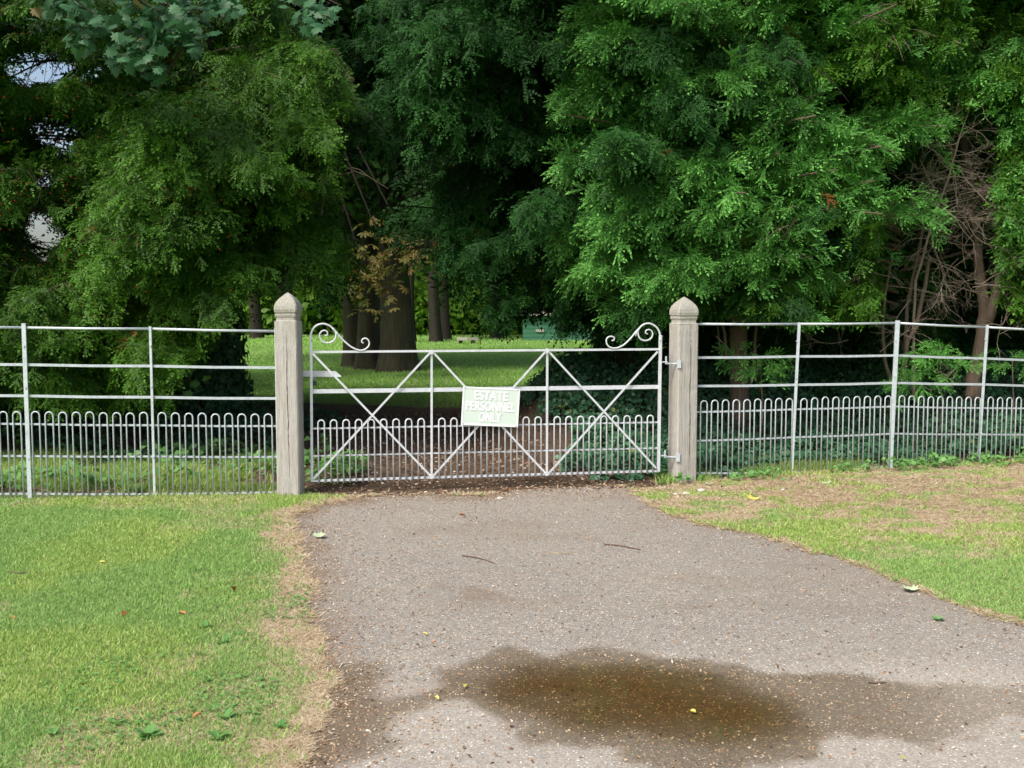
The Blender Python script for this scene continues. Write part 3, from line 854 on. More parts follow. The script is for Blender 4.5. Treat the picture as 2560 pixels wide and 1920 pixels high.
# E: right yew with bare lower stems and dead twigs
def rej_e(F_, P):
    px, py, l = limits(F_, LIM_X, LIM_L)
    dead = (px > 2205) & (px < 2490) & (py > 280) & (py < 790)
    hole = ((px - 2090) / 55) ** 2 + ((py - 265) / 50) ** 2 < 1
    return l | fence_clear(F_) | gap_mask(px, py) | dead | hole
rE = empty('yew_tree', (5.0, 11.9, 0), 'yew with bare reddish stems behind the right fence', 'tree')
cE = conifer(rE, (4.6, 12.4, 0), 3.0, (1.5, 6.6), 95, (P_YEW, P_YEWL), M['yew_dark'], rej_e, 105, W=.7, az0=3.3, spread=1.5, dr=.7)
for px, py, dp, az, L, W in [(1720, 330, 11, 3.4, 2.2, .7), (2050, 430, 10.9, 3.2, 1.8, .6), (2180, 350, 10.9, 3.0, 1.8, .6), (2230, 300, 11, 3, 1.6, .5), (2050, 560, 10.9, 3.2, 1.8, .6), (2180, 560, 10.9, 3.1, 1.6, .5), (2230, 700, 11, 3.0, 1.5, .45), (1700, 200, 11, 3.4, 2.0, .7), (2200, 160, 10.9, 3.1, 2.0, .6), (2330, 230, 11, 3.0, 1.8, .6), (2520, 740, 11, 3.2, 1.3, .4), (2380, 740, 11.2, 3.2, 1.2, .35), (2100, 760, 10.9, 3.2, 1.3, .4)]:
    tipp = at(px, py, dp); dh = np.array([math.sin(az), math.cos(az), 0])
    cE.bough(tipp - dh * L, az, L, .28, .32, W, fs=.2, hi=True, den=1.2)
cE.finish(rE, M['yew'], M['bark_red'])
def stem(root, pts, r0, r1, mat, name='stem', n=8):
    P = [at(*p) for p in pts]
    m = MB(); k = len(P)
    # smooth by subdividing
    Q = []
    for i in range(k - 1):
        for t in (0, .33, .66): Q.append(P[i] * (1 - t) + P[i + 1] * t + RNG.normal(0, r0 * .12, 3))
    Q.append(P[-1])
    m.sweep(Q, np.linspace(r0, r1, len(Q)), n)
    return m.build(name, mat, root, smooth=True)
stem(rE, [(2432, 1000, 11.6), (2436, 950, 11.6), (2458, 830, 11.6), (2462, 790, 11.6), (2450, 690, 11.6), (2440, 560, 11.7), (2400, 300, 12)], .088, .04, M['bark_red'], 'trunk', 10)
stem(rE, [(2462, 812, 11.6), (2490, 740, 11.55), (2510, 640, 11.6), (2530, 480, 11.7)], .07, .035, M['bark_red'])
stem(rE, [(2256, 960, 11.2), (2262, 900, 11.2), (2270, 850, 11.2), (2291, 820, 11.2), (2312, 710, 11.2), (2325, 640, 11.3)], .028, .02, M['bark_red'])
stem(rE, [(2262, 880, 11.3), (2268, 760, 11.3), (2290, 660, 11.3), (2310, 560, 11.4)], .022, .016, M['bark_red'])
stem(rE, [(2226, 950, 11.1), (2212, 900, 11.1), (2207, 820, 11.1), (2212, 740, 11.2), (2230, 640, 11.2)], .02, .012, M['bark_red'])
stem(rD, [(1815, 900, 11.3), (1812, 830, 11.3), (1790, 760, 11.3), (1765, 690, 11.4)], .018, .012, M['bark_red'])
stem(rD, [(1883, 930, 11.5), (1888, 850, 11.5), (1895, 780, 11.5), (1902, 680, 11.5)], .018, .014, M['bark_red'])
stem(rD, [(1800, 880, 11.6), (1792, 800, 11.6), (1772, 740, 11.6)], .012, .01, M['bark_red'])

# dead branch tangle, part of the right yew
def twigs(root, starts, seed, name='dead_branches', mat=None):
    g = np.random.default_rng(seed); m = MB()
    def grow(p, d, L, r, lev):
        n = 5; P = [p]; dd = d
        for i in range(n):
            dd = norm(dd + g.normal(0, .16, 3) + np.array([0, 0, -.03])); P.append(P[-1] + dd * L / n)
        P = [q for q in P]
        if min(q[1] - float(yf(q[0])) for q in P) < .12: return
        m.sweep(P, np.linspace(r, r * .35, n + 1), 4, cap=False)
        if lev > 0:
            for k in range(g.integers(3, 7)):
                i = g.integers(1, n + 1)
                grow(P[i], norm(dd + g.normal(0, .75, 3)), L * g.uniform(.3, .62), r * .5, lev - 1)
    for p, d, L, r in starts: grow(np.array(p, float), norm(np.array(d, float)), L, r, 3 if L > .7 else 2)
    return m.build(name, mat or M['bark_dead'], root)
dst = []
for i in range(62):
    px = RNG.uniform(2250, 2480); py = RNG.uniform(330, 760)
    dst.append((at(px, py, RNG.uniform(11.0, 11.9)), (RNG.normal(0, 1), -.5, RNG.normal(-.1, .5)), RNG.uniform(.35, .8), .0055))
twigs(rE, dst, 8)
dst = []
for px, py, dp, L in [(1790, 840, 11.2, .5), (1900, 860, 11.2, .6), (2200, 880, 11.0, .6), (2310, 860, 11, .6), (2500, 900, 11.2, .6), (2400, 880, 11.2, .6), (1680, 760, 11.6, .7), (1980, 800, 11.3, .6), (2540, 820, 11.3, .7), (2120, 850, 11.2, .5)]:
    dst.append((at(px, py, dp), (RNG.normal(0, 1), -.1, RNG.normal(.1, .5)), L, .006))
for i_, d_ in enumerate(dst): twigs(rE, [d_], 9 + i_, 'bare_twig', M['bark_dead'])
rX = empty('dead_sapling', at(2290, 700, 11.25) * (1, 1, 0) + (-.03, 0, 0), 'thin leaning dead stem with bare side twigs before the right hand hollow', 'dead tree')
stem(rX, [(2285, 1000, 11.25), (2283, 850, 11.25), (2290, 700, 11.25), (2330, 560, 11.2), (2370, 450, 11.15), (2400, 340, 11.1), (2425, 268, 11.1)], .02, .006, M['bark_dead'], 'stem', 6)
dst = []
for t in np.linspace(0, 1, 18):
    p = at(2305 + 118 * t, 640 - 370 * t, 11.2 - .1 * t)
    dst.append((p, (RNG.choice([-1, 1]) * 1., -.3, RNG.normal(0, .3)), RNG.uniform(.25, .55), .005))
twigs(rX, dst, 10, 'twigs')

# F: far right cypress
rF = empty('cypress_tree', (6.2, 12.0, 0), 'bright cypress at the right edge above the fence', 'tree')
cF = conifer(rF, (6.2, 12.0, 0), 2.0, (1.6, 6.4), 50, (P_CYP, P_CYPL), M['cypress'], rej_e, 106, W=.55, az0=3.6, spread=1.3, el=(8, 28), droop=(.1, .3), dr=.4)
for px, py, dp, az, L, W in [(2440, 330, 10.9, 3.8, 1.6, .5), (2470, 460, 10.9, 3.8, 1.5, .5), (2480, 560, 10.9, 3.8, 1.4, .45), (2440, 220, 10.9, 3.8, 1.8, .5), (2380, 130, 10.9, 3.6, 1.8, .5), (2500, 120, 10.8, 3.6, 1.8, .5), (2520, 400, 10.8, 3.5, 1.4, .5), (2540, 640, 10.9, 3.6, 1.2, .4), (2530, 520, 10.8, 3.6, 1.2, .45)]:
    tipp = at(px, py, dp); dh = np.array([math.sin(az), math.cos(az), 0])
    cF.bough(tipp - dh * L - np.array([0, 0, .10 * L]), az, L, .38, .30, W, fs=.15, hi=True, den=1.4)
cF.finish(rF, M['cypress'], M['bark_red'])
trunk(rF, (6.2, 12.0, .1), .16, 5.8, M['bark_red'], seed=7, flare=1.3)

# low saplings with light leaves seen through the right fence
for i, (px, py, dp, s_, lab) in enumerate([(2350, 860, 10.75, .32, 'small bright green cypress shoot behind the fence, left of the forked trunk'), (2530, 875, 10.9, .28, 'small bright green cypress shoot at the right edge behind the fence'), (2290, 920, 10.6, .30, 'low green cypress shoot close behind the tall fence post'), (1900, 890, 10.6, .26, 'little green shoot behind the fence near the cypress trunk'), (1845, 865, 10.7, .22, 'pale little shoot sprouting beside the cypress trunk')]):
    p = at(px, py, dp)
    r_ = empty('cypress_shoot', (p[0], p[1], float(gz(p[0], p[1]))), lab, 'shoot', 'cypress shoots behind the right fence')
    c_ = Crown(P_CYP, P_CYPL, 300 + i, lambda a, b: fence_clear(a, .08), .4)
    for k in range(4):
        az = 1.6 + 3.1 * c_.g.random()
        c_.bough(p - np.array([0, 0, .05 + .05 * k]), az, s_ * .8, .35, .3, s_ * .45, fs=.05, den=1.2, wood=False)
    c_.finish(r_, M['cypress'], M['bark_red'], 'foliage', .8)
    m = MB(); m.sweep([(p[0], p[1], float(gz(p[0], p[1])) - .05), (p[0] + .04, p[1], p[2] * .5), (p[0], p[1], p[2] - .02)], [.009, .007, .004], 6).build('stem', M['bark_red'], r_, smooth=True)

# back-fill yews behind, keeping the hollows dark
def rej_back(F_, P):
    px, py, l = limits(F_, LIM_X, LIM_L)
    lim2 = np.interp(px, [860, 900, 1130, 1200], [1200, 600, 600, 1200])
    tun = (px > 840) & (px < 1500) & (py > np.interp(px, [840, 900, 1140, 1220, 1500], [700, 590, 600, 700, 760]))
    left = (px > 560) & (px < 880) & (py > 740)
    return tun | left | gap_mask(px, py, 2.6)
for i, (x, y, R, lab, gr) in enumerate([(4.2, 16.0, 3.6, 'dark evergreen closing the view behind the bare stemmed yew', 1), (8.4, 15.5, 3.6, 'dark evergreen behind the right edge cypress', 1), (-10.3, 18.5, 4.2, 'dark evergreen behind the far left yew', 1), (1.6, 17.5, 3.6, 'dark evergreen behind the hanging yew', 1)]):
    r_ = empty('evergreen_tree', (x, y, 0), lab, 'tree', 'dark evergreens behind the front trees')
    z0 = 3.1 if i == 3 else .4
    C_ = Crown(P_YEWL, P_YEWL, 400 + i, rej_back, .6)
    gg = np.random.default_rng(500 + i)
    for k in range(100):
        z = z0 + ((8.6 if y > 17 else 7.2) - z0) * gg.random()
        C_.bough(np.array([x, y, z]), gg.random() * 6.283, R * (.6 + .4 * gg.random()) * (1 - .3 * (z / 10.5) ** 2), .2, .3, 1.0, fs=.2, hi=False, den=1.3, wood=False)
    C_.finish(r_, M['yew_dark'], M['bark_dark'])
    tx = {2: -1.2, 5: 1.6}.get(i, x)
    if i != 5:
        trunk(r_, (x, y, 0), .22, 6.5, M['bark_dark'], seed=20 + i)
    else:
        trunk(r_, (x, y, 0), .2, 6.5, M['bark_dark'], seed=20 + i)

# ------------------------------------------------------------------ leaf cluster trees
def cluster(k, R, ls, seed):
    g = np.random.default_rng(seed); T = []
    for i in range(k):
        c = norm(g.normal(0, 1, 3)) * R * g.random() ** .5
        f = norm(g.normal(0, 1, 3) + np.array([0, 0, -.3])); n = norm(np.array([0, -.2, 1.0]) + g.normal(0, .5, 3)); s = norm(np.cross(n, f))
        l = ls * (.7 + .6 * g.random())
        T.append([c, c + f * l * .5 + s * l * .32, c + f * l]); T.append([c, c + f * l, c + f * l * .5 - s * l * .32])
    return np.array(T), np.repeat(g.random(k), 2)
CL = [cluster(26, .55, .17, s) for s in range(3)]
CLF = [cluster(22, .9, .34, 10 + s) for s in range(3)]
def blob(root, cen, rad, n, protos, mat, seed, sc=1.0, rej=None, name='crown', shell=.5):
    g = np.random.default_rng(seed)
    # lobes
    L_ = norm(g.normal(0, 1, (16, 3)))
    d = norm(g.normal(0, 1, (n, 3)))
    bump = np.max(d @ L_.T, axis=1)
    r = (shell + (1 - shell) * g.random(n) ** .6) * (.55 + .5 * sstep(.6, 1, bump))
    P = np.array(cen) + d * r[:, None] * np.array(rad)
    if rej is not None: P = P[~rej(P, P)]
    n = len(P); ch = []
    w_ = g.integers(0, len(protos), n)
    for i, (T, tp) in enumerate(protos):
        m = w_ == i
        f = norm(g.normal(0, 1, (m.sum(), 3)) * (1, 1, .3))
        V, t = inst(T, tp, P[m], f, norm(np.array([0, 0, 1.]) + g.normal(0, .3, (m.sum(), 3))), sc * (.7 + .6 * g.random(m.sum())))
        ch.append((V, t, np.repeat(g.random(m.sum()), len(T)) * .6 + g.random(m.sum() * len(T)) * .4))
    return leaf_mesh(name, ch, mat, root)
def rej_bg(F_, P):
    px, py = proj(F_)
    return gap_mask(px, py, 3.0) | (P[:, 2] < .1)
def rej_beech(F_, P):
    px, py = proj(F_)
    return gap_mask(px, py, 3.0) | ((py > np.interp(px, [1010, 1080], [610, 705]) + (fbm(px * .02, py * .02, 3) - .5) * 120) & (P[:, 1] < 33))

beech = [(990, 885, 25.0, .38, 'largest pale barked beech of the three beyond the gate'), (925, 880, 25.8, .28, 'middle beech of the three beyond the gate, grey green bark'), (888, 870, 27.0, .30, 'leftmost dark trunked beech of the three beyond the gate')]
for i, (px, py, dp, r, lab) in enumerate(beech):
    b = at(px, py, dp); b[2] = 0
    r_ = empty('beech_tree', b, lab, 'tree', 'three beeches beyond the gate')
    trunk(r_, b, r, 12, M['bark'], seed=30 + i, flare=1.5, n=20, lean=((-.01, 0), (.0, 0), (-.005, 0))[i])
    blob(r_, (b[0] + (1.0, 0, -1.5)[i], b[1] + (0, 2, 1)[i], 9.0), (5.6, 3.6, 6.2), 1500, CL, M['beech'], 60 + i, 1.3, rej_beech)
# drooping chestnut sprigs in front of the beech trunks
rK = empty('chestnut_tree', (-4.9, 22.5, 0), 'horse chestnut bough with browning leaves in front of the beech trunks', 'tree')
g = np.random.default_rng(77)
P = []
for px, py, rx, ry, k in [(890, 690, 30, 30, 26), (960, 640, 40, 25, 30), (1010, 600, 50, 22, 24), (920, 750, 40, 18, 20), (980, 700, 40, 16, 14), (1030, 640, 30, 14, 14), (900, 650, 30, 30, 16)]:
    for j in range(k):
        P.append(at(px + g.normal(0, rx * 1.25), py + g.normal(0, ry * 1.1), 22.0 + g.normal(0, .5)))
P = np.array(P); n_ = len(P)
LF = fan([(0, 0, 0), (.3, -.16, 0), (.75, -.18, -.03), (1, 0, -.08), (.75, .18, -.03), (.3, .16, 0), (0, 0, 0)])
PALM = np.concatenate([np.stack([np.stack([LF[..., 0] * math.cos(a) - LF[..., 1] * math.sin(a), LF[..., 0] * math.sin(a) + LF[..., 1] * math.cos(a), LF[..., 2] - .25 * LF[..., 0] ** 2], -1)], 0)[0] for a in np.linspace(-1.9, 1.9, 6)])
V, t = inst(PALM, np.tile(g.random(6)[:, None], (1, len(LF))).ravel(), P, norm(g.normal(0, 1, (n_, 3)) + (0, -.6, -.5)), norm(np.array([0, -.4, 1.]) + g.normal(0, .4, (n_, 3))), np.full(n_, .15))
leaf_mesh('leaves', [(V, t, np.repeat(g.random(n_), len(PALM)))], M['chestnut'], rK)
trunk(rK, (-4.9, 22.5, 0), .2, 8, M['bark_dark'], seed=44)
m = MB()
p0 = np.array([-4.9, 22.5, 6.5])
for tgt in [(900, 640), (960, 620), (1010, 590), (930, 730)]:
    q_ = at(*tgt, 22.0)
    m.sweep([p0, (p0 + q_) / 2 + (0, 0, .8), q_], [.06, .035, .008], 6, cap=False)
m.build('limb', M['bark_dark'], rK, smooth=True)
blob(rK, (-5.5, 22.5, 9.0), (3.6, 3, 4.0), 500, CL, M['beech'], 78, 1.2, rej_beech)

# slim trunks further off, and the far wood
for i, (px, py, dp, r, lab) in enumerate([(1030, 842, 46, .20, 'slim dark tree right behind the largest beech'), (1087, 842, 46, .27, 'darker of the two slim trees at the far lawn edge'), (1117, 842, 48, .22, 'right hand slim tree of the pair at the far lawn edge'), (640, 838, 50, .3, 'slim tree on the far lawn seen beside the left gate post'), (1240, 842, 50, .3, 'dark slim tree behind the low branches')]):
    b = gnd(px, py); b = at(px, py, dp); b[2] = 0
    r_ = empty('lime_tree', b, lab, 'tree', 'slim trees at the edge of the far lawn')
    trunk(r_, b, r, 12, M['bark_dark'], seed=50 + i, flare=1.3, lean=(-.02, 0))
    blob(r_, (b[0], b[1], 11.5), (3.5, 3, 6.6), 240, CLF, M['beech'], 90 + i, .9, rej_bg)
def far_wood():
    g = np.random.default_rng(91); ch = []
    Pn = []
    for k in range(80):
        x = g.uniform(-45, 45); y = g.uniform(58, 76); h = g.uniform(9, 17)
        n = 170
        d = norm(g.normal(0, 1, (n, 3)))
        P = np.array([x, y, h * .55]) + d * np.array([4.2, 3.5, h * .55]) * (.6 + .4 * g.random((n, 1)))
        Pn.append(P)
    for k in range(130):      # undergrowth
        x = g.uniform(-35, 35); y = g.uniform(55, 60)
        n = 60; d = norm(g.normal(0, 1, (n, 3)))
        Pn.append(np.array([x, y, 1.2]) + d * np.array([2.0, 1.5, 1.7]) * g.random((n, 1)) ** .4)
    P = np.concatenate(Pn)
    px, py = proj(P)
    P = P[~gap_mask(px, py, 4.0) & (P[:, 2] > 0)]
    # the open sky seen low at the left
    px, py = proj(P); P = P[~((px < 330) & (py < 680))]
    n = len(P); w_ = g.integers(0, 3, n)
    for i, (T, tp) in enumerate(CLF):
        m = w_ == i
        V, t = inst(T, tp, P[m], norm(g.normal(0, 1, (m.sum(), 3))), norm(np.array([0, -.3, 1.]) + g.normal(0, .3, (m.sum(), 3))), .9 + .6 * g.random(m.sum()))
        ch.append((V, t, np.repeat(g.random(m.sum()), len(T)) * .6 + g.random(m.sum() * len(T)) * .4))
    o = leaf_mesh('far_wood', ch, M['wood_far'])
    tag(o, 'sunlit leafy wood closing off the far lawn', 'wood', kind='stuff')
far_wood()

# ------------------------------------------------------------------ sycamore over the left
SYC_PTS = [(0, 0), (.05, -.22), (-.12, -.42), (.16, -.36), (.30, -.55), (.42, -.40), (.62, -.50), (.56, -.26), (.78, -.20), (.74, -.08), (1.0, 0), (.74, .08), (.78, .20), (.56, .26), (.62, .50), (.42, .40), (.30, .55), (.16, .36), (-.12, .42), (.05, .22), (0, 0)]
_c = np.array([.34, 0, .03])
SYC = np.array([[_c, (*SYC_PTS[i], -.04 * abs(SYC_PTS[i][1]) * 4), (*SYC_PTS[i + 1], -.04 * abs(SYC_PTS[i + 1][1]) * 4)] for i in range(len(SYC_PTS) - 1)])
rS = empty('sycamore_tree', (-8.2, 9.9, 0), 'sycamore whose broad leaved boughs hang into the top left corner', 'tree')
g = np.random.default_rng(21)
PP = []
mS = MB()
hub = np.array([-8.2, 9.9, 6.2])
for px, py, rx, ry, k in [(150, 20, 60, 22, 22), (230, 60, 55, 35, 34), (330, 50, 60, 36, 44), (420, 70, 50, 40, 40), (470, 20, 55, 25, 30), (560, 15, 30, 18, 14), (330, 130, 45, 28, 26), (380, 165, 20, 12, 9), (480, 110, 16, 10, 7), (440, 60, 40, 20, 16), (200, 100, 30, 14, 10), (770, 22, 26, 20, 14), (820, 30, 16, 18, 8), (790, 60, 16, 10, 5), (740, -25, 40, 20, 14), (350, -60, 120, 40, 60), (150, -60, 100, 40, 40)]:
    c = at(px, py, 9.3 + g.normal(0, .2))
    mS.sweep([hub, (hub + c) / 2 + (0, 0, .7), c + (0, .1, .1)], [.05, .025, .006], 5, cap=False)
    for j in range(int(k * 1.5)):
        PP.append(at(px + g.normal(0, rx * .75), py + g.normal(0, ry * .75), 9.3 + g.normal(0, .22)))
PP = np.array(PP); n_ = len(PP)
V, t = inst(SYC, np.full(len(SYC), .5), PP, norm(g.normal(0, .6, (n_, 3)) + (.1, -.5, -.55)), norm(np.array([0, -.9, .8]) + g.normal(0, .35, (n_, 3))), .115 * (.7 + .6 * g.random(n_)))
leaf_mesh('leaves', [(V, t * np.repeat(g.random(n_), len(SYC)) * 2, np.repeat(g.random(n_), len(SYC)))], M['sycamore'], rS)
mS.build('branches', M['bark'], rS, smooth=True)
stem(rS, [(395, 225, 9.6), (425, 168, 9.6), (445, 140, 9.6), (458, 105, 9.5), (455, 60, 9.5)], .012, .02, M['bark'], 'twig', 6)
trunk(rS, (-8.2, 9.9, 0), .3, 6.5, M['bark'], seed=70)

# ------------------------------------------------------------------ red berries on the left yews
g = np.random.default_rng(31)
def berries(root, spots, n, dp):
    m = []
    o_ = np.array([(1, 0, 0), (-1, 0, 0), (0, 1, 0), (0, -1, 0), (0, 0, 1), (0, 0, -1)], float)
    fs = [(0, 2, 4), (2, 1, 4), (1, 3, 4), (3, 0, 4), (2, 0, 5), (1, 2, 5), (3, 1, 5), (0, 3, 5)]
    V = []; Fs = []
    for i in range(n):
        a, b, c, d = spots
        p = at(g.uniform(a, b), g.uniform(c, d), dp + g.normal(0, .35))
        if p[1] < yf(p[0]) + .2: continue
        base = len(V)
        V += list(p + o_ * .0062)
        Fs += [tuple(base + q for q in f) for f in fs]
    return make('berries', np.array(V), Fs, M['berry'], root)
berries(rB, (-80, 200, 40, 700), 120, 9.8)
berries(rA, (150, 620, 150, 800), 120, 10.0)
for o in bpy.data.objects:
    if o.name.startswith('berries'): o['kind'] = 'stuff'

# ------------------------------------------------------------------ ivy and ground cover
def scatter_ivy(n, xr, yr, acc, h, size, seed, label, name='ivy', mat='ivy'):
    g = np.random.default_rng(seed)
    x = g.uniform(*xr, n); y = g.uniform(*yr, n)
    k = acc(x, y); x = x[k]; y = y[k]
    hh = h * fbm(x * 2.5, y * 2.5, 3) * 1.6
    z = gz(x, y) + hh * g.random(len(x)) ** .5
    # slope normals
    e = .1
    nx_ = -(gz(x + e, y) - gz(x - e, y)) / (2 * e); ny_ = -(gz(x, y + e) - gz(x, y - e)) / (2 * e)
    o = leaf_mesh(name, [ivy_leaves(np.stack([x, y, z], 1), np.stack([nx_, ny_ - .25, np.ones_like(x)], 1), size, seed + 1)], M[mat])
    return tag(o, label, 'ground cover', kind='stuff')
scatter_ivy(60000, (-.4, 8), (9.6, 15), lambda x, y: (y > yf(x) + .12 + .25 * fbm(x * 3, y * 3, 2)) & (x > .35 + (12.5 - y) * .12 + (fbm(x * 2, y * 2, 3) - .5)) & (np.abs(x) < .5 * y + .6), .22, .062, 40, 'dark ivy carpet on the bank behind the right fence')
scatter_ivy(14000, (-8, -1.7), (10.3, 15), lambda x, y: (x < -2.6 + (fbm(x * 2, y * 2, 3) - .5) * 1.5 - .45 * np.clip(11.5 - y, 0, 2)) & (fbm(x * 1.6, y * 1.6, 3) > .40), .14, .06, 42, 'dark ivy and weeds on the ground under the ivy clad yew')
scatter_ivy(9000, (1.5, 6), (9.0, 11.6), lambda x, y: (np.abs(y - yf(x) - .0) < .22 * fbm(x * 7, y * 2, 2) * 2) & (fbm(x * 2.2, y * 2.2, 3) > .42), .13, .05, 44, 'ivy creeping under the right fence', mat='weed')
scatter_ivy(2000, (-5, -1.95), (9.0, 11.5), lambda x, y: (y > yf(x) + .05) & (fbm(x * 2.0 + 7, y * 2.0, 3) > .52), .22, .075, 46, 'leafy weeds behind the left fence', 'weeds', 'weed')
scatter_ivy(420, (-1.85, -1.42), (9.2, 10.4), lambda x, y: (fbm(x * 3 + 7, y * 3.0, 3) > .45), .25, .07, 48, 'leafy weeds beside the left gate post', 'weeds', 'weed')
# seedlings with big light leaves behind the left fence
for i, (px, py, dp, lab) in enumerate([(420, 960, 11.2, 'pale sycamore seedling in front of the ivy clad trunk'), (280, 975, 11.0, 'light green sycamore seedling left of the ivy clad trunk'), (700, 1010, 10.4, 'small seedling near the left gate post')][:2]):
    p = at(px, py, dp); r_ = empty('sycamore_seedling', (p[0], p[1], float(gz(p[0], p[1]))), lab, 'seedling', 'sycamore seedlings behind the left fence')
    q = p + np.random.default_rng(i).normal(0, 1, (18, 3)) * (.22, .1, .10)
    V, t = inst(SYC, np.full(len(SYC), .8), q, norm(np.random.default_rng(i + 5).normal(0, .7, (18, 3)) + (0, -.5, -.2)), norm(np.random.default_rng(i + 9).normal(0, .3, (18, 3)) + (0, -.6, 1)), np.full(18, .11))
    leaf_mesh('leaves', [(V, t, np.full(len(t), .8))], M['weed'], r_)
    MB().sweep([(p[0], p[1], float(gz(p[0], p[1])) - .05), (p[0] + .02, p[1], p[2] * .6), p], [.006, .005, .003], 5).build('stem', M['twig'], r_)

# leaf litter
LEAFQ = fan([(0, 0, 0), (.35, -.26, .06), (1, 0, .03), (.35, .26, .08), (0, 0, 0)])
def litter(n, x, y, size, seed, label, name='leaf_litter', lift=.006, rbias=None, cat='leaf litter'):
    g = np.random.default_rng(seed); n_ = len(x)
    z = np.where((y < 17) & (np.abs(x) < 8.3), sample_field(Z, x, y), gz(x, y)) + lift * g.random(n_) + .002
    nn = norm(np.array([0, 0, 1.]) + g.normal(0, .35, (n_, 3)))
    f = norm(np.cross(nn, g.normal(0, 1, (n_, 3))))
    V, t = inst(LEAFQ, np.full(len(LEAFQ), .5), np.stack([x, y, z], 1), f, nn, size * (.5 + g.random(n_)))
    r = g.random(n_)
    if rbias is not None: r = rbias(r)
    o = leaf_mesh(name, [(V, t, np.repeat(r, len(LEAFQ)))], M['litter'])
    return tag(o, label, cat, kind='stuff')
g = np.random.default_rng(55)
x = g.uniform(-5.5, 5.5, 60000); y = g.uniform(8.8, 15.5, 60000)
k = (y > yf(x) + .0) & vis(x, y, .3) & (g.random(len(x)) < np.where((x > -1.9) & (x < 1.6), .75, .35))
litter(0, x[k], y[k], .034, 56, 'brown fallen leaves on the track behind the gate', rbias=lambda r: np.where(r < .62, r * .9, r))
x = g.uniform(1.0, 6.2, 26000); y = g.uniform(7.2, 11.4, 26000)
k = (y < yf(x) + .25) & vis(x, y, .3) & ~frac(drive_m, x, y) & (g.random(len(x)) < sstep(1.6, .0, yf(x) - y) * .8)
litter(0, x[k], y[k], .024, 57, 'pale fallen leaves and husks along the foot of the right fence', rbias=lambda r: .35 + r * .63)
x = g.uniform(-1.9, 5.5, 70000); y = g.uniform(3.3, 9.6, 70000)
sdv = sample_field(Dd, x, y)
k = vis(x, y, .1) & frac(drive_m, x, y) & (g.random(len(x)) < .08 + .50 * np.exp(-sdv / .22) * (x < 0) + .35 * np.exp(-sdv / .08) * (x > 0) + .35 * sstep(8.5, 8.95, y))
litter(0, x[k], y[k], .017, 58, 'bits of leaf and husk scattered over the driveway', lift=.003)
# gravel: small stones, densest along the left edge
def gravel(x, y, s, seed, label):
    g = np.random.default_rng(seed); n_ = len(x)
    o_ = np.array([(1, 0, 0), (0, 1, 0), (-1, 0, 0), (0, -1, 0), (0, 0, .7), (0, 0, -.7)], float)
    T = np.array([[o_[a], o_[b], o_[c]] for a, b, c in [(0, 1, 4), (1, 2, 4), (2, 3, 4), (3, 0, 4), (1, 0, 5), (2, 1, 5), (3, 2, 5), (0, 3, 5)]])
    z = sample_field(Z, x, y) + s * .2
    V, t = inst(T, np.zeros(8), np.stack([x, y, z], 1), norm(g.normal(0, 1, (n_, 3)) * (1, 1, .2)), norm(np.array([0, 0, 1.]) + g.normal(0, .3, (n_, 3))), s * (.5 + g.random(n_)))
    o = leaf_mesh('gravel', [(V, t, np.repeat(.45 + .5 * g.random(n_) * g.random(n_) ** .3, 8))], M['litter'])
    return tag(o, label, 'gravel', kind='stuff')
x = g.uniform(-1.9, 5.5, 60000); y = g.uniform(3.3, 9.4, 60000); sdv = sample_field(Dd, x, y)
k = vis(x, y, .1) & frac(drive_m, x, y) & (g.random(len(x)) < .10 + .9 * np.exp(-sdv / .26) * (x < 0) + .3 * np.exp(-sdv / .1) * (x > 0) + .6 * sstep(8.6, 9.0, y) * (x > -.3))
gravel(x[k], y[k], .0058, 61, 'small pale stones loose on the driveway')

# ------------------------------------------------------------------ fence
GOFF = 0
def zof(px, py, P):      # height at horizontal position P seen at picture height py
    d = ray(px, py); t = P[1] / d[1]
    return CAM[2] + d[2] * t
def rail(name, A, B, za, zb, flat, mat, root, r=None):
    m = MB(); a = np.array([A[0], A[1], za]); b = np.array([B[0], B[1], zb])
    mid = (a + b) / 2 - np.array([0, 0, .004])
    if r: m.sweep([a, mid, b], r, 10)
    else:
        m.sweep([a, mid, b], 0, flat=flat)
    return m.build(name, mat, root, smooth=bool(r))
def hoop(c, ux, wd, ztop, zbot, r, root, mat, n=7, front=0.012):
    """inverted U in the vertical plane with direction ux"""
    nx_ = np.array([ux[1], -ux[0], 0]);
    if nx_[1] > 0: nx_ = -nx_
    pts = []
    R = wd / 2
    for sg, zz in ((-1, zbot),):
        pts.append(c + ux * -R + np.array([0, 0, zbot - c[2]]))
    for k in range(9):
        a = math.pi - math.pi * k / 8
        pts.append(np.array([c[0], c[1], 0]) + ux * R * math.cos(a) + np.array([0, 0, ztop - R + R * math.sin(a)]))
    pts.append(c + ux * R + np.array([0, 0, zbot - c[2]]))
    pts = [p + nx_ * front for p in pts]
    return MB().sweep(pts, r, n).build('hoop', mat, root, smooth=True)

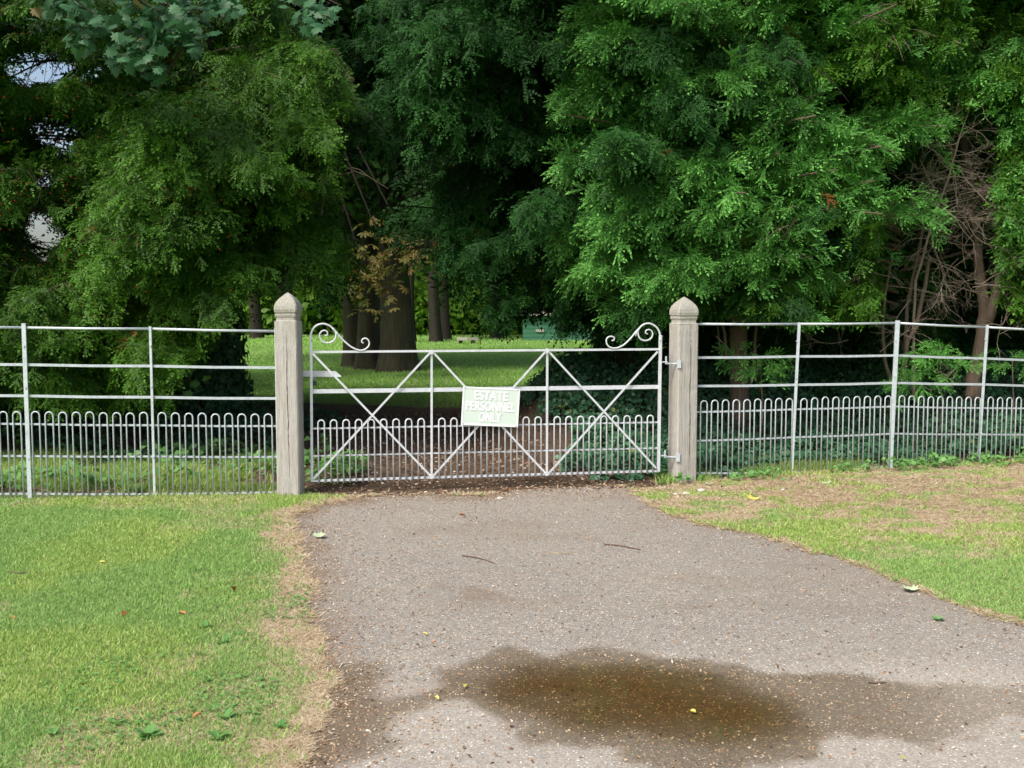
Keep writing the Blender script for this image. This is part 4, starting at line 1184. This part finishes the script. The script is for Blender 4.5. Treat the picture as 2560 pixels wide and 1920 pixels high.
def fence(label, nodes, root_at, posts, nh, hoops_from=None):
    root = empty('railing_fence', root_at, label, 'fence')
    for i in range(len(nodes) - 1):
        A, B = nodes[i], nodes[i + 1]
        pa = np.array([(A['x'] - 1280) / F * A['d'], A['d']]); pb = np.array([(B['x'] - 1280) / F * B['d'], B['d']])
        # exact xy: along the sight line at depth d (small pitch correction is negligible in x)
        za = [zof(A['x'], yy, pa) for yy in A['r']]; zb = [zof(B['x'], yy, pb) for yy in B['r']]
        for j in range(6):
            if j == 0: rail('rail', pa, pb, za[0], zb[0], None, M['metal'], root, .0115)
            elif j < 3: rail('rail', pa, pb, za[j], zb[j], (.010, .022), M['metal'], root)
            elif j < 5: rail('rail', pa, pb, za[j], zb[j], (.008, .016), M['metal'], root)
            elif A.get('bot', True): rail('rail', pa, pb, max(za[5], .02), max(zb[5], .02), (.008, .016), M['metal'], root)
        L = pb - pa; ln = np.hypot(*L); ux = np.array([*(L / ln), 0])
        k = A.get('n', nh)
        for h in range(k):
            t = (h + .5) / k
            if A.get('t0'): t = A['t0'] + (1 - A['t0']) * t
            t = .02 + .96 * t
            c = pa + L * t
            zt = (za[3] * (1 - t) + zb[3] * t) + .105 + RNG.normal(0, .002)
            zb_ = max(0.0, (za[5] * (1 - t) + zb[5] * t)) - .03 - .04
            hoop(np.array([c[0], c[1], zb_]), ux, .064, zt, zb_, .0064, root, M['metal'])
    for P_ in posts:
        x, d, yt, yb, w_, dep = P_[:6]; lean = P_[6] if len(P_) > 6 else 0
        b = np.array([(x - 1280) / F * d, d]); zt = zof(x, yt, b)
        zb_ = max(-.0, float(gz(b[0], b[1]))) - .08
        m = MB(); off = -.014
        m.sweep([(b[0] - lean, b[1] + off, zb_), (b[0], b[1] + off, zt)], 0, flat=(w_, dep), nref=(0, 1, 0))
        o = m.build('post', M['metal'], root)
        for zb2 in (.35, .95, 1.3):
            MB().sweep([(b[0] - lean * .5, b[1] + off - dep / 2 - .001, zb2), (b[0] - lean * .5, b[1] + off - dep / 2 - .008, zb2)], .008, 8).build('bolt', M['metal'], o)
    return root
N_L = [dict(x=-260, d=8.60, r=(814, 908, 985, 1055, 1137, 1235), n=9), dict(x=60, d=8.68, r=(819, 911.5, 989.5, 1060, 1140, 1234), n=9), dict(x=378, d=8.78, r=(822, 915, 993, 1063, 1141, 1235), n=9), dict(x=690, d=8.90, r=(828, 919, 996, 1065, 1142, 1232))]
fence('galvanised hooped railing fence left of the gate', N_L, ((60 - 1280) / F * 8.7, 8.7, 0), [(63, 8.68, 808, 1240, .034, .012), (378, 8.78, 816, 1235, .020, .012), (-255, 8.60, 806, 1240, .022, .012), (689, 8.90, 820, 1237, .010, .010)], 9)
N_R = [dict(x=1742, d=9.58, r=(810, 894, 965, 1030, 1102, 1183), n=9), dict(x=1993, d=9.80, r=(810, 891, 962, 1023, 1093, 1180), n=9), dict(x=2240, d=10.04, r=(807.5, 888.5, 957, 1016, 1084, 1166), n=9), dict(x=2463, d=10.36, r=(818, 896, 961, 1020, 1086, 1163), n=9), dict(x=2680, d=10.72, r=(828, 903, 966, 1020, 1086, 1160), n=9), dict(x=2890, d=11.1, r=(838, 908, 970, 1020, 1086, 1158))]
fence('galvanised hooped railing fence right of the gate, bending back at the tall post', N_R, ((2240 - 1280) / F * 10.04, 10.04, 0), [(1996, 9.80, 806, 1180, .026, .012, .045), (2241, 10.04, 801, 1175, .042, .016, .035), (2465, 10.36, 812, 1165, .026, .012, .045), (2680, 10.72, 824, 1160, .026, .012, .03), (2890, 11.1, 830, 1160, .026, .012)], 9)

# ------------------------------------------------------------------ gate posts
def gate_post(px, d, py_top, rz, w_, label, seed, lean=0.0, zg=0.0):
    x = (px - 1280) / F * d
    b = np.array([x, d, zg]); H = zof(px, py_top, b) - zg
    root = empty('gate_post', b, label, 'gate post', 'oak posts either side of the gate')
    h = w_ / 2
    # (z from the top down, half width) following the turned head
    prof = [(-H - .15, h * 1.01), (-H * .6, h), (-.262, h), (-.245, h), (-.238, h * .86), (-.215, h * .87), (-.205, h * .93), (-.188, h * .97), (-.182, h * .91), (-.176, h * .91), (-.170, h * .99), (-.145, h * 1.03), (-.115, h * 1.00), (-.085, h * .88), (-.055, h * .67), (-.028, h * .40), (-.010, h * .16), (0, h * .02)]
    V = []; cr, sr = math.cos(rz), math.sin(rz)
    g = np.random.default_rng(seed)
    rings = []
    zs = []
    for (z0, r0), (z1, r1) in zip(prof[:-1], prof[1:]):
        k = 14 if (z1 - z0) > .3 else 1
        for i in range(k):
            t = i / k; zs.append((z0 + (z1 - z0) * t, r0 + (r1 - r0) * t))
    zs.append(prof[-1])
    for z, r in zs:
        c = min(.011, r * .25)
        ring = []
        for sx, sy in ((1, -1), (1, 1), (-1, 1), (-1, -1)):
            a, b_ = (r * sx, (r - c) * sy), ((r - c) * sx, r * sy)
            ring += ([b_, a] if sx * sy < 0 else [a, b_])
        for (X_, Y_) in ring:
            jx = g.normal(0, .0008); ox = lean * (H + z)
            V.append((b[0] + ox + (X_ + jx) * cr - (Y_ + jx) * sr, b[1] + (X_ + jx) * sr + (Y_ + jx) * cr, zg + H + z))
    n = 8; Fs = []
    m_ = len(zs)
    for i in range(m_ - 1):
        for k in range(n):
            k2 = (k + 1) % n
            Fs.append((i * n + k, i * n + k2, (i + 1) * n + k2, (i + 1) * n + k))
    Fs.append(tuple((m_ - 1) * n + k for k in range(n)))
    o = make('post_body', np.array(V), Fs, M['oak'], root)
    return root, b, H
rPL, bPL, HPL = gate_post(722, 8.90, 731, math.radians(-3), .194, 'left weathered oak gate post with pointed head and a long split', 1)
rPR, bPR, HPR = gate_post(1709, 9.58, 742, math.radians(17), .203, 'right weathered oak gate post carrying the hinges, split from top to foot', 2, .0, .03)
def crack(root, b, rz, h, off, zr, wmax, seed):
    """long narrow split with ragged edges, set 1 mm proud of the front face"""
    g = np.random.default_rng(seed)
    zs = np.linspace(zr[0], zr[1], 46); u_ = off
    V = []; cr, sr = math.cos(rz), math.sin(rz)
    for i, z in enumerate(zs):
        u_ += g.normal(0, .0018)
        u_ += (off - u_) * .05
        wv = wmax * (math.sin(math.pi * (i + .3) / 46) ** .5) * (.35 + .65 * g.random())
        for s in (-1, 1):
            X_, Y_ = u_ + s * wv / 2, -h - .0012
            V.append((b[0] + X_ * cr - Y_ * sr, b[1] + X_ * sr + Y_ * cr, b[2] + z))
    Fs = [(2 * i, 2 * i + 1, 2 * i + 3, 2 * i + 2) for i in range(45)]
    make('split', np.array(V), Fs, M['crack'], root)
crack(rPL, bPL, math.radians(-3), .097, .012, (.12, 1.42), .009, 1)
crack(rPR, bPR, math.radians(17), .1015, .018, (.06, 1.44), .010, 2)

# ------------------------------------------------------------------ gate
GA = np.array([(778 - 1280) / F * 8.95, 8.95]); GB = np.array([(1646 - 1280) / F * 9.46, 9.46])
gdir = np.array([*(GB - GA), 0]); gdir /= np.linalg.norm(gdir)
gn = np.array([gdir[1], -gdir[0], 0])
if gn[1] > 0: gn = -gn
def G(x, y, off=0.0): return on_plane(x, y, GA, GB, off)
rG = empty('gate', (GB[0], GB[1], 0), 'white iron field gate with scrolled corners and hooped lower bars', 'gate')
def gbar(name, p, q, flat=None, r=None, off=0.0, mat='gate'):
    a = G(*p, off); b = G(*q, off)
    m = MB()
    if r: m.sweep([a, b], r, 10)
    else: m.sweep([a, b], 0, flat=(flat[1], flat[0]), nref=gn)
    return m.build(name, M[mat], rG, smooth=bool(r))
# flat=(depth towards viewer, visible height)
gbar('stile', (777.5, 838), (780, 1203), (.020, .022))
gbar('stile', (1651, 838), (1646, 1179), (.022, .026), off=.001)
gbar('top_rail', (777, 880), (1650, 873), (.014, .019), off=-.001)
gbar('middle_rail', (780, 978.5), (1646, 967), (.010, .036), off=-.004)
gbar('picket_rail', (780, 1071.5), (1646, 1055.5), (.008, .014), off=-.002)
gbar('picket_rail', (780, 1140), (1646, 1120), (.008, .013), off=-.002)
gbar('bottom_rail', (778, 1202), (1648, 1177), (.016, .020), off=.003)
gbar('upright', (1079, 878), (1079, 1193), (.012, .019), off=.006)
gbar('upright', (1368, 876), (1367, 1186), (.012, .019), off=.006)
for k, (p, q) in enumerate([((782, 884), (1076, 1189)), ((784, 1197), (1075, 882)), ((1084, 882), (1363, 1182)), ((1084, 1189), (1363, 880)), ((1373, 880), (1640, 1170)), ((1373, 1182), (1644, 879))]):
    gbar('brace', p, q, (.008, .017), off=.020 if k % 2 else .028)
# gusset plates where braces meet
for c in [(1079, 880), (1368, 876), (1079, 1192), (1367, 1184)]:
    p = G(*c, .036); m = MB()
    m.sweep([p - gn * .004, p + gn * .004], .021, 8).build('gusset', M['gate'], rG)
# hoops: nine per panel
panels = [(780, 1079), (1079, 1367.5), (1367.5, 1647)]
for (a, b) in panels:
    for h in range(9):
        x_ = a + 12 + (b - a - 18) * (h + .35) / 9 + (3 if a > 900 else 0)
        t = (x_ - 780) / 867
        top = 1050.5 - 12.5 * t; bot = 1208 - 25 * t
        L = G(x_ - 8.2 + .6 * t, top, .008); R = G(x_ + 8.2 - .6 * t, top, .008)
        c = (L + R) / 2; zb_ = G(x_, bot, .008)[2]
        hoop(np.array([c[0], c[1], zb_]), gdir, .055, c[2], zb_, .0068, rG, M['gate'], front=.010)
def curve(pts, off=0.008, name='scroll', r=(.009, .009)):
    P = np.array([G(x, y, off) for x, y in pts])
    # Catmull-Rom
    Q = []
    E = np.concatenate([[2 * P[0] - P[1]], P, [2 * P[-1] - P[-2]]])
    for i in range(1, len(E) - 2):
        for t in np.linspace(0, 1, 5)[:-1]:
            a, b, c, d = E[i - 1:i + 3]
            Q.append(.5 * ((2 * b) + (-a + c) * t + (2 * a - 5 * b + 4 * c - d) * t * t + (-a + 3 * b - 3 * c + d) * t ** 3))
    Q.append(P[-1])
    return MB().sweep(Q, np.linspace(*r, len(Q)), 8).build(name, M['gate'], rG, smooth=True)
z5 = lambda L: [(700 + x * .36166, 650 + y * .36166) for x, y in L]
z6 = lambda L: [(1250 + x * .36166, 650 + y * .36166) for x, y in L]
curve(z5([(213, 560), (213, 520), (228, 478), (258, 450), (300, 441), (345, 456), (378, 488), (388, 520), (375, 553), (345, 571), (310, 572), (284, 552), (274, 520), (286, 495), (310, 487), (328, 500), (326, 520), (308, 522)]), name='scroll', r=(.009, .006))
curve(z5([(360, 468), (400, 512), (445, 562), (500, 605), (555, 625), (595, 613), (617, 585), (612, 556), (592, 541), (570, 549), (565, 566), (578, 575)]), name='scroll', r=(.008, .006))
curve(z5([(392, 500), (402, 518), (408, 540)]), name='leaf_spur', r=(.009, .002), off=.012)
curve(z6([(1108, 560), (1107, 520), (1092, 478), (1062, 450), (1025, 438), (985, 450), (958, 482), (955, 515), (970, 545), (1000, 557), (1032, 550), (1052, 528), (1053, 500), (1035, 482), (1012, 486), (1006, 504), (1022, 512)]), name='scroll', r=(.009, .006))
curve(z6([(985, 450), (945, 490), (900, 545), (850, 590), (795, 610), (752, 598), (735, 565), (742, 538), (768, 528), (790, 538), (785, 556), (772, 556)]), name='scroll', r=(.008, .006))
curve(z6([(952, 488), (942, 508), (937, 530)]), name='leaf_spur', r=(.009, .002), off=.012)

# hinges belong to the right post
for yy, zz in ((905, 0), (1139, 1)):
    pz = G(1652, yy)[2]
    hp = np.array([*(GB + gdir[:2] * .075), pz + .0]) + np.array([.0, .0, 0])
    o = MB().sweep([hp - gdir * .075, hp + gdir * .012], 0, flat=(.016, .010)).build('hinge', M['gate'], rG)
    o2 = MB().sweep([hp + (0, 0, -.02), hp + (0, 0, .052)], .0085, 10).build('hinge_pin', M['metal'], rPR)
    MB().sweep([hp + (0, 0, -.014), hp + gdir * .05 + (0, .01, -.018), np.array([bPR[0] - .07, bPR[1] - .085, pz - .02])], .009, 8).build('hinge_arm', M['metal'], o2)
    MB().sweep([(bPR[0] - .060, bPR[1] - .128, pz - .055), (bPR[0] - .060, bPR[1] - .128, pz + .02)], 0, flat=(.035, .012)).build('hinge_plate', M['metal'], o2)
# latch bar on left post, behind the gate
la = at(750, 934, 9.04); lb = at(853, 937, 9.08)
m = MB(); V = []
for p, hgt in ((la, .052), (at(838, 935, 9.08), .050), (lb, .004)):
    for dy in (0, .022):
        V += [(p[0], p[1] + dy, p[2] - hgt / 2 if p is not lb else p[2] - .018), (p[0], p[1] + dy, p[2] + hgt / 2 if p is not lb else p[2] - .012)]
Fs = []
for i in range(2):
    a = 4 * i; b = a + 4
    Fs += [(a, b, b + 1, a + 1), (a + 2, a + 3, b + 3, b + 2), (a + 1, b + 1, b + 3, a + 3), (a, a + 2, b + 2, b)]
Fs += [(0, 1, 3, 2), (8, 10, 11, 9)]
m.add(V, Fs); m.build('latch_board', M['sign_white'], rPL)
# padlock
pc = at(786, 958, 9.02)
rL = empty('padlock', pc - (0, 0, .04), 'small grey steel padlock hanging by the left gate stile', 'padlock')
m = MB(); m.box(pc, (.036, .020, .040)).build('lock_body', M['dark_steel'], rL)
MB().sweep([pc + (-.012, 0, .018), pc + (-.012, 0, .040), pc + (-.006, 0, .050), pc + (.006, 0, .050), pc + (.012, 0, .040), pc + (.012, 0, .018)], .0035, 8).build('shackle', M['metal'], rL, smooth=True)

# ------------------------------------------------------------------ sign
TL, TR, BR, BL = [G(*p, .050) for p in [(1158.5, 966.5), (1300, 972), (1294.5, 1068.5), (1151.5, 1061.5)]]
sc_ = (TL + TR + BR + BL) / 4
sx = norm(((TR - TL) + (BR - BL)) / 2); sw = (np.linalg.norm(TR - TL) + np.linalg.norm(BR - BL)) / 2; sh = (np.linalg.norm(TL - BL) + np.linalg.norm(TR - BR)) / 2
sn = norm(np.cross(sx, np.array([0, 0, 1.0]))); sy = np.cross(sn, sx) * -1
if sy[2] < 0: sy = -sy
if sn[1] > 0: sn = -sn
rN = empty('sign', sc_ - sy * sh / 2, 'pale green sign reading ESTATE PERSONNEL ONLY fixed to the middle of the gate', 'sign')
def splate(name, w_, h_, t0, t1, mat, cx=0, cy=0, par=None):
    V = []
    for t in (t0, t1):
        for a, b in ((-1, -1), (1, -1), (1, 1), (-1, 1)):
            V.append(sc_ + sx * (cx + a * w_ / 2) + sy * (cy + b * h_ / 2) + sn * t)
    return MB().add(V, [(3, 2, 1, 0), (4, 5, 6, 7), (0, 1, 5, 4), (1, 2, 6, 5), (2, 3, 7, 6), (3, 0, 4, 7)]).build(name, M[mat], par or rN)
splate('panel', sw - .004, sh - .004, -.003, .003, 'sign_green')
bt = .014
m = MB()
for cx, cy, w_, h_ in [(0, sh / 2 - bt / 2, sw, bt), (0, -sh / 2 + bt / 2, sw, bt), (-sw / 2 + bt / 2, 0, bt, sh - 2 * bt), (sw / 2 - bt / 2, 0, bt, sh - 2 * bt)]:
    V = []
    for t in (-.004, .0055):
        for a, b in ((-1, -1), (1, -1), (1, 1), (-1, 1)):
            V.append(sc_ + sx * (cx + a * w_ / 2) + sy * (cy + b * h_ / 2) + sn * t)
    m.add(V, [(3, 2, 1, 0), (4, 5, 6, 7), (0, 1, 5, 4), (1, 2, 6, 5), (2, 3, 7, 6), (3, 0, 4, 7)])
m.build('border', M['sign_white'], rN)
from mathutils import Matrix
def text(s, cy, width, height, cx=0, off=.0052):
    cu = bpy.data.curves.new('lettering', 'FONT'); cu.body = s; cu.align_x = 'CENTER'; cu.align_y = 'CENTER'
    cu.size = 1; cu.extrude = .0; cu.space_character = 1.02
    o = bpy.data.objects.new('lettering', cu); COL.objects.link(o)
    bpy.context.view_layer.update()
    w0, h0 = o.dimensions[0], o.dimensions[1]
    c = sc_ + sx * cx + sy * cy + sn * off
    z = norm(np.cross(sx, sy))
    R_ = Matrix(((sx[0] * width / w0, sy[0] * height / h0, z[0], 0), (sx[1] * width / w0, sy[1] * height / h0, z[1], 0), (sx[2] * width / w0, sy[2] * height / h0, z[2], 0), (0, 0, 0, 1)))
    dg = bpy.context.evaluated_depsgraph_get()
    me = bpy.data.meshes.new_from_object(o.evaluated_get(dg))
    co = np.empty(len(me.vertices) * 3, np.float32); me.vertices.foreach_get('co', co); co = co.reshape(-1, 3)
    co = co - (co.max(0) + co.min(0)) / 2
    A = np.array([[R_[i][j] for j in range(3)] for i in range(3)])
    W = co @ A.T + c - LOC[rN]
    fs = [tuple(p.vertices) for p in me.polygons]; nv = len(W); VV = []; FF = []
    b_ = .0042
    for k_, (ax, ay) in enumerate([(0, 0), (1, 0), (-1, 0), (0, 1), (0, -1), (.7, .7), (-.7, .7), (.7, -.7), (-.7, -.7)]):
        VV.append(W + LOC[rN] + sx * ax * b_ + sy * ay * b_ * .7 + sn * (.00012 * k_)); FF += [tuple(i + nv * k_ for i in f) for f in fs]
    bpy.data.objects.remove(o)
    q = make('lettering', np.concatenate(VV), FF, M['sign_white'], rN)
    q['label'] = 'white word ' + s
text('ESTATE', sh * .29, sw * .58, sh * .23)
text('PERSONNEL', sh * .01, sw * .86, sh * .235)
text('ONLY', -sh * .275, sw * .39, sh * .235)
for a, b in ((-1, 1), (1, 1), (1, -1), (-1, -1)):
    c = sc_ + sx * a * (sw / 2 - .018) + sy * b * (sh / 2 - .010)
    MB().sweep([c + sn * .005, c + sn * .0085], .0045, 8).build('screw', M['dark_steel'], rN)

# ------------------------------------------------------------------ far shed, bench
s0 = at(1308, 851, 47); rH = empty('shed', (s0[0] + 1.6, 47.8, 0), 'small green painted shed at the far side of the lawn', 'shed')
m = MB(); m.box((s0[0] + 1.6, 48.2, .55), (3.2, 2.4, 1.4))
for k in range(7): m.box((s0[0] + 1.6, 46.99, .05 + k * .19), (3.22, .03, .17))
m.build('wall', M['shed_green'], rH)
m = MB(); x0, x1 = s0[0] - .25, s0[0] + 3.45
V = [(x0, 46.75, 1.24), (x1, 46.75, 1.24), (x1, 49.7, 1.55), (x0, 49.7, 1.55), (x0, 46.75, 1.31), (x1, 46.75, 1.31), (x1, 49.7, 1.9), (x0, 49.7, 1.9)]
m.add(V, [(3, 2, 1, 0), (4, 5, 6, 7), (0, 1, 5, 4), (1, 2, 6, 5), (2, 3, 7, 6), (3, 0, 4, 7)]).build('roof', M['felt'], rH)
MB().box((s0[0] + 1.6, 46.72, 1.20), (3.8, .04, .14)).build('fascia', M['trim'], rH)
MB().box((s0[0] + .75, 46.95, .45), (.35, .08, .12)).build('hatch', M['trim'], rH)
b0 = at(1166, 841, 44); rBn = empty('log_bench', (b0[0], 44, 0), 'low pale log seat lying on the far lawn', 'bench')
MB().sweep([(b0[0] - .4, 44, .17), (b0[0], 44, .18), (b0[0] + .45, 44.2, .16)], 0, flat=(.3, .12)).build('seat', M['trim'], rBn)
for s in (-.25, .3): MB().box((b0[0] + s, 44.1, .05), (.14, .25, .14)).build('leg', M['bark'], rBn)

# ------------------------------------------------------------------ single things lying about
def lie(name, px, py, proto, size, mat, label, cat, group=None, seed=0, tilt=.25, lift=.012):
    g = np.random.default_rng(seed); p = gnd(px, py)
    z = float(sample_field(Z, np.array([p[0]]), np.array([p[1]]))[0]) + lift; p = np.array([p[0], p[1], z])
    nn = norm(np.array([[0, 0, 1.]]) + g.normal(0, tilt, (1, 3))); f = norm(np.cross(nn, g.normal(0, 1, (1, 3))))
    V, t = inst(proto, np.zeros(len(proto)), p[None], f, nn, np.array([size]))
    V2 = V.copy(); 
    o = make(name, V2, np.arange(len(V2)).reshape(-1, 3), mat, loc=p)
    return tag(o, label, cat, group)
CURL = SYC.copy(); CURL[..., 2] = CURL[..., 1] ** 2 * .7 + (CURL[..., 0] - .4) ** 2 * .3
LEAFC = LF.copy(); LEAFC[..., 1] *= 1.6; LEAFC[..., 2] = np.abs(LEAFC[..., 1]) * .9
for i, (px, py, pr_, s_, mk, lab) in enumerate([
    (2285, 1483, CURL, .10, 'leaf_pale', 'pale green maple leaf at the right edge of the driveway'),
    (1885, 1250, CURL, .11, 'leaf_yellow', 'yellow green maple leaf on the dry grass right of the gate'),
    (2065, 1220, CURL, .09, 'leaf_pale', 'pale curled leaf below the right fence'),
    (1770, 1216, CURL, .08, 'leaf_pale', 'greenish leaf beside the foot of the right gate post'),
    (795, 1348, CURL, .09, 'leaf_pale', 'green leaf with its stalk at the left side of the driveway'),
    (304, 1546, LEAFC, .05, 'leaf_orange', 'orange brown leaf lying mid lawn on the left'),
    (467, 1542, LEAFC, .05, 'leaf_orange', 'tan orange leaf right of the other one on the left lawn'),
    (28, 1547, LEAFC, .045, 'leaf_orange', 'orange brown leaf at the left picture edge on the lawn'),
    (585, 1484, LEAFC, .055, 'leaf_orange', 'pinkish orange leaf near the straw edge of the left lawn'),
    (640, 1447, LEAFC, .04, 'leaf_orange', 'small orange leaf highest up along the straw edge'),
    (440, 1360, LEAFC, .05, 'leaf_yellow', 'small yellow leaf on the upper left lawn'),
    (266, 1410, LEAFC, .045, 'leaf_yellow', 'small yellow leaf in the middle of the left lawn'),
    (550, 1692, LEAFC, .04, 'leaf_brown', 'yellow and brown leaf on the lower left lawn'),
    (482, 1802, LEAFC, .035, 'leaf_orange', 'orange leaf low on the left lawn'),
    (645, 1808, LEAFC, .03, 'leaf_orange', 'small round orange leaf near the foot of the left lawn'),
    (1165, 1715, LEAFC, .03, 'leaf_yellow', 'yellow leaf floating at the left end of the puddle'),
    (1055, 1590, LEAFC, .03, 'leaf_yellow', 'yellow leaf on the asphalt left of the wet patch'),
    (1097, 1755, LEAFC, .03, 'leaf_yellow', 'yellow leaf on the pale asphalt below the wet patch'),
    (1165, 1295, LEAFC, .06, 'leaf_orange', 'rusty leaf on the asphalt below the gate'),
    (2100, 1608, LEAFC, .03, 'leaf_brown', 'brown leaf on the asphalt above the right end of the wet patch'),
    (1724, 1776, LEAFC, .03, 'leaf_yellow', 'yellow leaf inside the puddle right of its middle'),
    (2250, 1900, LEAFC, .025, 'leaf_yellow', 'yellow leaf at the bottom right of the driveway'),
    (1050, 1622, LEAFC, .028, 'leaf_brown', 'curled brown leaf just above the left tip of the wet patch')]):
    lie('fallen_leaf', px, py, pr_, s_, M[mk], lab, 'leaf', 'fallen leaves', 700 + i)
for i, (pts, r, mk, lab) in enumerate([
    ([(1155, 1391), (1190, 1396), (1212, 1401), (1235, 1410)], .0045, 'twig', 'crooked brown twig on the asphalt left of centre'),
    ([(1510, 1362), (1550, 1366), (1600, 1376)], .005, 'twig', 'dark twig on the asphalt below the right half of the gate'),
    ([(1375, 1381), (1400, 1385), (1440, 1381)], .003, 'straw', 'thin pale stalk between the two dark twigs'),
    ([(2170, 1708), (2190, 1710), (2214, 1708)], .004, 'twig', 'red brown twig in the right end of the wet patch'),
    ([(560, 1466), (585, 1456), (602, 1454)], .003, 'straw', 'pale straw stalk on the left lawn'),
    ([(25, 1437), (45, 1440), (70, 1438)], .005, 'twig', 'short brown twig on the lawn by the left picture edge'),
    ([(2210, 1326), (2222, 1328), (2240, 1325)], .004, 'straw', 'pale stalk on the right lawn')]):
    P = []
    for px, py in pts:
        p = gnd(px, py); P.append((p[0], p[1], float(sample_field(Z, np.array([p[0]]), np.array([p[1]]))[0]) + r + .001 + (.012 if px < 700 or px > 2200 and py < 1400 else 0)))
    o = MB().sweep(P, [r * (1 - .4 * k / len(P)) for k in range(len(P))], 6).build('twig', M[mk], loc=P[0])
    tag(o, lab, 'twig', 'twigs lying on the ground')
def stone(px, py, s, seed, lab):
    g = np.random.default_rng(seed); p = gnd(px, py); z = float(sample_field(Z, np.array([p[0]]), np.array([p[1]]))[0])
    V = []; Fs = []
    for i in range(5):
        th = math.pi * i / 4
        for k in range(8):
            a = 2 * math.pi * k / 8
            V.append((p[0] + s * math.sin(th) * math.cos(a) * 1.2 * (1 + g.normal(0, .1)), p[1] + s * math.sin(th) * math.sin(a) * .9 * (1 + g.normal(0, .1)), z + s * .35 + s * .55 * math.cos(th)))
    for i in range(4):
        for k in range(8): Fs.append((i * 8 + k, i * 8 + (k + 1) % 8, (i + 1) * 8 + (k + 1) % 8, (i + 1) * 8 + k))
    tag(make('stone', np.array(V), Fs, M['stone'], loc=(p[0], p[1], z)), lab, 'stone', 'pale stones by the gate')
for i, a in enumerate([(1688, 1238, .022, 'pale flat stone left of a pair in front of the right gate post'), (1716, 1236, .028, 'pale stone in the middle in front of the right gate post'), (1754, 1230, .034, 'largest pale stone in front of the right gate post'), (1250, 1248, .026, 'grey stone on the driveway in front of the gate'), (1958, 1232, .02, 'small pale stone below the first right fence post')]):
    stone(a[0], a[1], a[2], 800 + i, a[3])

# broadleaf weeds in the lawn
def weed(px, py, n, size, seed, lab):
    g = np.random.default_rng(seed); p = gnd(px, py); p[2] = float(sample_field(Z, np.array([p[0]]), np.array([p[1]]))[0]) + .006
    r_ = []
    for i in range(n):
        a = 2 * math.pi * i / n + g.normal(0, .3); el = g.uniform(.25, .75)
        f = np.array([[math.cos(a) * math.cos(el), math.sin(a) * math.cos(el), math.sin(el)]])
        nn = norm(np.array([[0, 0, 1.]]) - f * .3)
        V, t = inst(LF * (1, 1.5, 1), np.zeros(len(LF)), p[None], f, nn, np.array([size * g.uniform(.6, 1.1)]))
        r_.append((V, t + .5 * g.random(), np.full(len(t), g.random())))
    V = np.concatenate([c[0] for c in r_])
    o = make('weed', V, np.arange(len(V)).reshape(-1, 3), M['weed'], attrs={'tip': ('FACE', np.concatenate([c[1] for c in r_])), 'rnd': ('FACE', np.concatenate([c[2] for c in r_]))}, loc=p)
    tag(o, lab, 'weed', 'broad leaved weeds in the left lawn')
for i, a in enumerate([(370, 1842, 13, .062, 'largest broad leaved weed, near the bottom of the left lawn'), (135, 1838, 5, .05, 'low weed rosette at the lower left of the lawn'), (545, 1850, 6, .055, 'weed rosette right of the largest one'), (290, 1812, 6, .045, 'small weed above and left of the largest one'), (515, 1572, 6, .05, 'weed rosette in the lawn near the straw strip'), (560, 1610, 6, .05, 'weed beneath another rosette near the straw strip'), (600, 1590, 5, .045, 'weed closest to the straw strip in mid lawn'), (700, 1820, 6, .045, 'weed at the lower right corner of the left lawn'), (560, 1800, 5, .05, 'weed low down between the orange leaves')]):
    weed(a[0], a[1], a[2], a[3], 900 + i, a[4])
p = gnd(2345, 1553)
weed(2345, 1553, 9, .04, 950, 'green sprig lying on the asphalt near the right edge')
bpy.data.objects[[o.name for o in bpy.data.objects if o.name.startswith('weed')][-1]]['group'] = 'sprigs on the asphalt'
# clover scattered through the left lawn
g = np.random.default_rng(66)
x = g.uniform(-3.2, -1.0, 12000); y = g.uniform(3.3, 6.8, 12000)
k = frac(LL, x, y) & vis(x, y, .05) & (fbm(x * 2.6 + 31, y * 2.6, 4) > .56)
x, y = x[k], y[k]; n_ = len(x)
V, t = inst(fan([(0, 0, 0), (.3, -.4, .05), (.8, -.4, .08), (1, 0, 0), (.8, .4, .08), (.3, .4, .05), (0, 0, 0)]), np.full(5, .4), np.stack([x, y, sample_field(Z, x, y) + .010 + .012 * g.random(n_)], 1), norm(g.normal(0, 1, (n_, 3)) * (1, 1, .2)), norm(np.array([0, 0, 1.]) + g.normal(0, .25, (n_, 3))), .010 + .010 * g.random(n_))
tag(leaf_mesh('clover', [(V, t, np.repeat(g.random(n_), 5))], M['weed']), 'clover and daisy leaves in the left lawn', 'clover', kind='stuff')

nt = sum(len(o.data.polygons) for o in bpy.data.objects if o.type == 'MESH')
print('FACES', nt, 'OBJECTS', len(bpy.data.objects))
